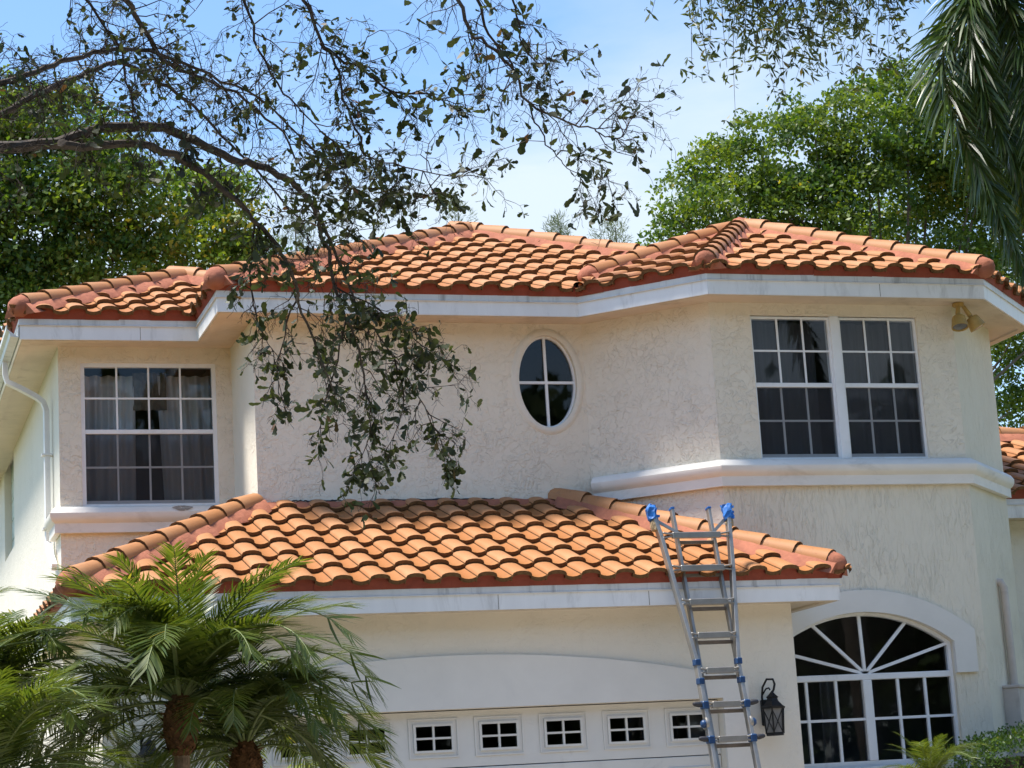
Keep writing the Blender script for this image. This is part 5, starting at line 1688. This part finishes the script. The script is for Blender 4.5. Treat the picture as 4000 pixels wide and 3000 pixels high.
date_palm((-4.55, -1.2, 0), 2.55, 'tall dark date palm behind the others at the left edge', 50, 1.2, 8)

# yellow-green areca palm behind the date palms
ar = empty('areca_palm', (-1.95, -1.3, 0))
tag(ar, 'yellow green areca palm behind the date palms by the garage door', 'palm')
AF = frond_mesh('areca_frond', frond_arrays(1.2, 1.5, 0.0, 34, 0.30, 0.022, 0.5, rgp, 0.5), 'leaf_areca', 0.012)
for i in range(9):
    r_ = random.Random(40 + i)
    MB().tube([(-1.95 + r_.uniform(-.1, .1), -1.3 + r_.uniform(-.1, .1), 0), (-1.95 + r_.uniform(-.15, .15), -1.3, 1.45)], [.02, .015], 6).build('stem', 'rachis', ar)
    o = bpy.data.objects.new('frond', AF); COL.objects.link(o); o.parent = ar
    o.matrix_local = Matrix.Translation((0, 0, 1.4 + r_.uniform(-.1, .1))) @ Matrix.Rotation(i * 0.72, 4, 'Z') @ Matrix.Rotation(-r_.uniform(.5, 1.2), 4, 'Y') @ Matrix.Scale(r_.uniform(.75, 1.0), 4)

# foxtail palm hanging in at the top right corner
fox = empty('foxtail_palm', (7.9, -1.3, 0))
tag(fox, 'bushy foxtail palm fronds hanging down at the upper right corner', 'palm')
MB().tube(smooth_path([(7.9, -1.3, 0), (7.85, -1.3, 4), (7.6, -1.25, 7.5), (7.3, -1.2, 9.3)]), [0.17 - .004 * i for i in range(10)], 12).build('trunk', 'bark2', fox, smooth=True)
FXP = [[(7.3,-1.2,9.4),(6.6,-1.1,9.85),(5.77,-1.00,9.30),(5.51,-1.03,8.86),(5.31,-1.07,8.60),(5.19,-1.10,8.37),(5.16,-1.13,8.16),(5.17,-1.17,7.91),(5.22,-1.20,7.61),(5.35,-1.23,7.26),(5.49,-1.27,6.84),(5.62,-1.30,6.42),(5.74,-1.32,6.12)],
       [(7.3,-1.2,9.4),(6.6,-1.1,9.75),(5.98,-1.00,9.31),(5.97,-1.20,8.65),(5.90,-1.40,8.01),(5.80,-1.60,7.38),(5.75,-1.80,6.87)],
       [(7.3,-1.2,9.4),(6.6,-1.0,9.80),(6.05,-0.80,9.40),(6.12,-0.72,8.94),(6.14,-0.64,8.44),(6.2,-0.56,7.94),(6.28,-0.48,7.39),(6.41,-0.40,6.93)],
       [(7.3,-1.2,9.4),(6.9,-1.5,9.75),(6.5,-1.6,9.3),(6.4,-1.7,8.6),(6.4,-1.8,7.9),(6.45,-1.9,7.2)],
       [(7.3,-1.2,9.4),(6.7,-1.2,9.95),(5.95,-1.15,9.6),(5.55,-1.2,9.1),(5.42,-1.25,8.6),(5.45,-1.3,8.1),(5.55,-1.35,7.6),(5.72,-1.4,7.15)],
       [(7.3,-1.2,9.4),(6.8,-0.9,9.9),(6.2,-0.7,9.5),(5.9,-0.6,8.9),(5.82,-0.55,8.3),(5.85,-0.5,7.7),(5.95,-0.45,7.2)],
       [(7.3,-1.2,9.4),(7.6,-1.7,9.8),(7.9,-2.1,9.2),(8.0,-2.3,8.3)],
       [(7.3,-1.2,9.4),(7.7,-.7,9.8),(8.2,-.4,9.2),(8.3,-.3,8.2)]]
for i, p in enumerate(FXP):
    arr = frond_arrays(0, 0, 0, 100, 0.60, 0.026, 0.4, np.random.default_rng(60 + i), 1.0, True, smooth_path(p, 3))
    o = bpy.data.objects.new('frond', frond_mesh('fox_frond', arr, 'leaf_fox', 0.02)); COL.objects.link(o); o.parent = fox; o.location = (-7.9, 1.3, 0)

# clipped hedge at the lower right
hg = empty('hedge', (6.7, 0.2, 0))
tag(hg, 'clipped glossy green hedge at the lower right corner', 'hedge')
rgh = np.random.default_rng(33)
npt = 90000
P = rgh.uniform(0, 1, (npt, 3))
P = np.stack([5.35 + P[:, 0] * 2.8, -0.35 + P[:, 1] * 1.0, 0.2 + P[:, 2] * 1.78], axis=1)
ed = np.minimum(P[:, 0] - 5.45, np.minimum(P[:, 1] + 0.35, 1.98 - P[:, 2]))
P = P[ed < 0.13]
lump = 0.05 * np.sin(P[:, 0] * 7.3) + 0.04 * np.sin(P[:, 0] * 17 + P[:, 1] * 9)
P[:, 2] += lump + np.where(P[:, 0] < 5.75, -(5.75 - P[:, 0]) * 0.5, 0)
V, F, v = leaf_quads(P, 0.036, 0.62, -0.2, rgh)
np_mesh('foliage', V, F, 'leaf_hedge', hg, v)
MB().box(5.75, 8.1, -0.15, 0.45, 0.0, 1.70).build('inner_twigs', 'twig', hg)

print('roof tiles', NT[0])
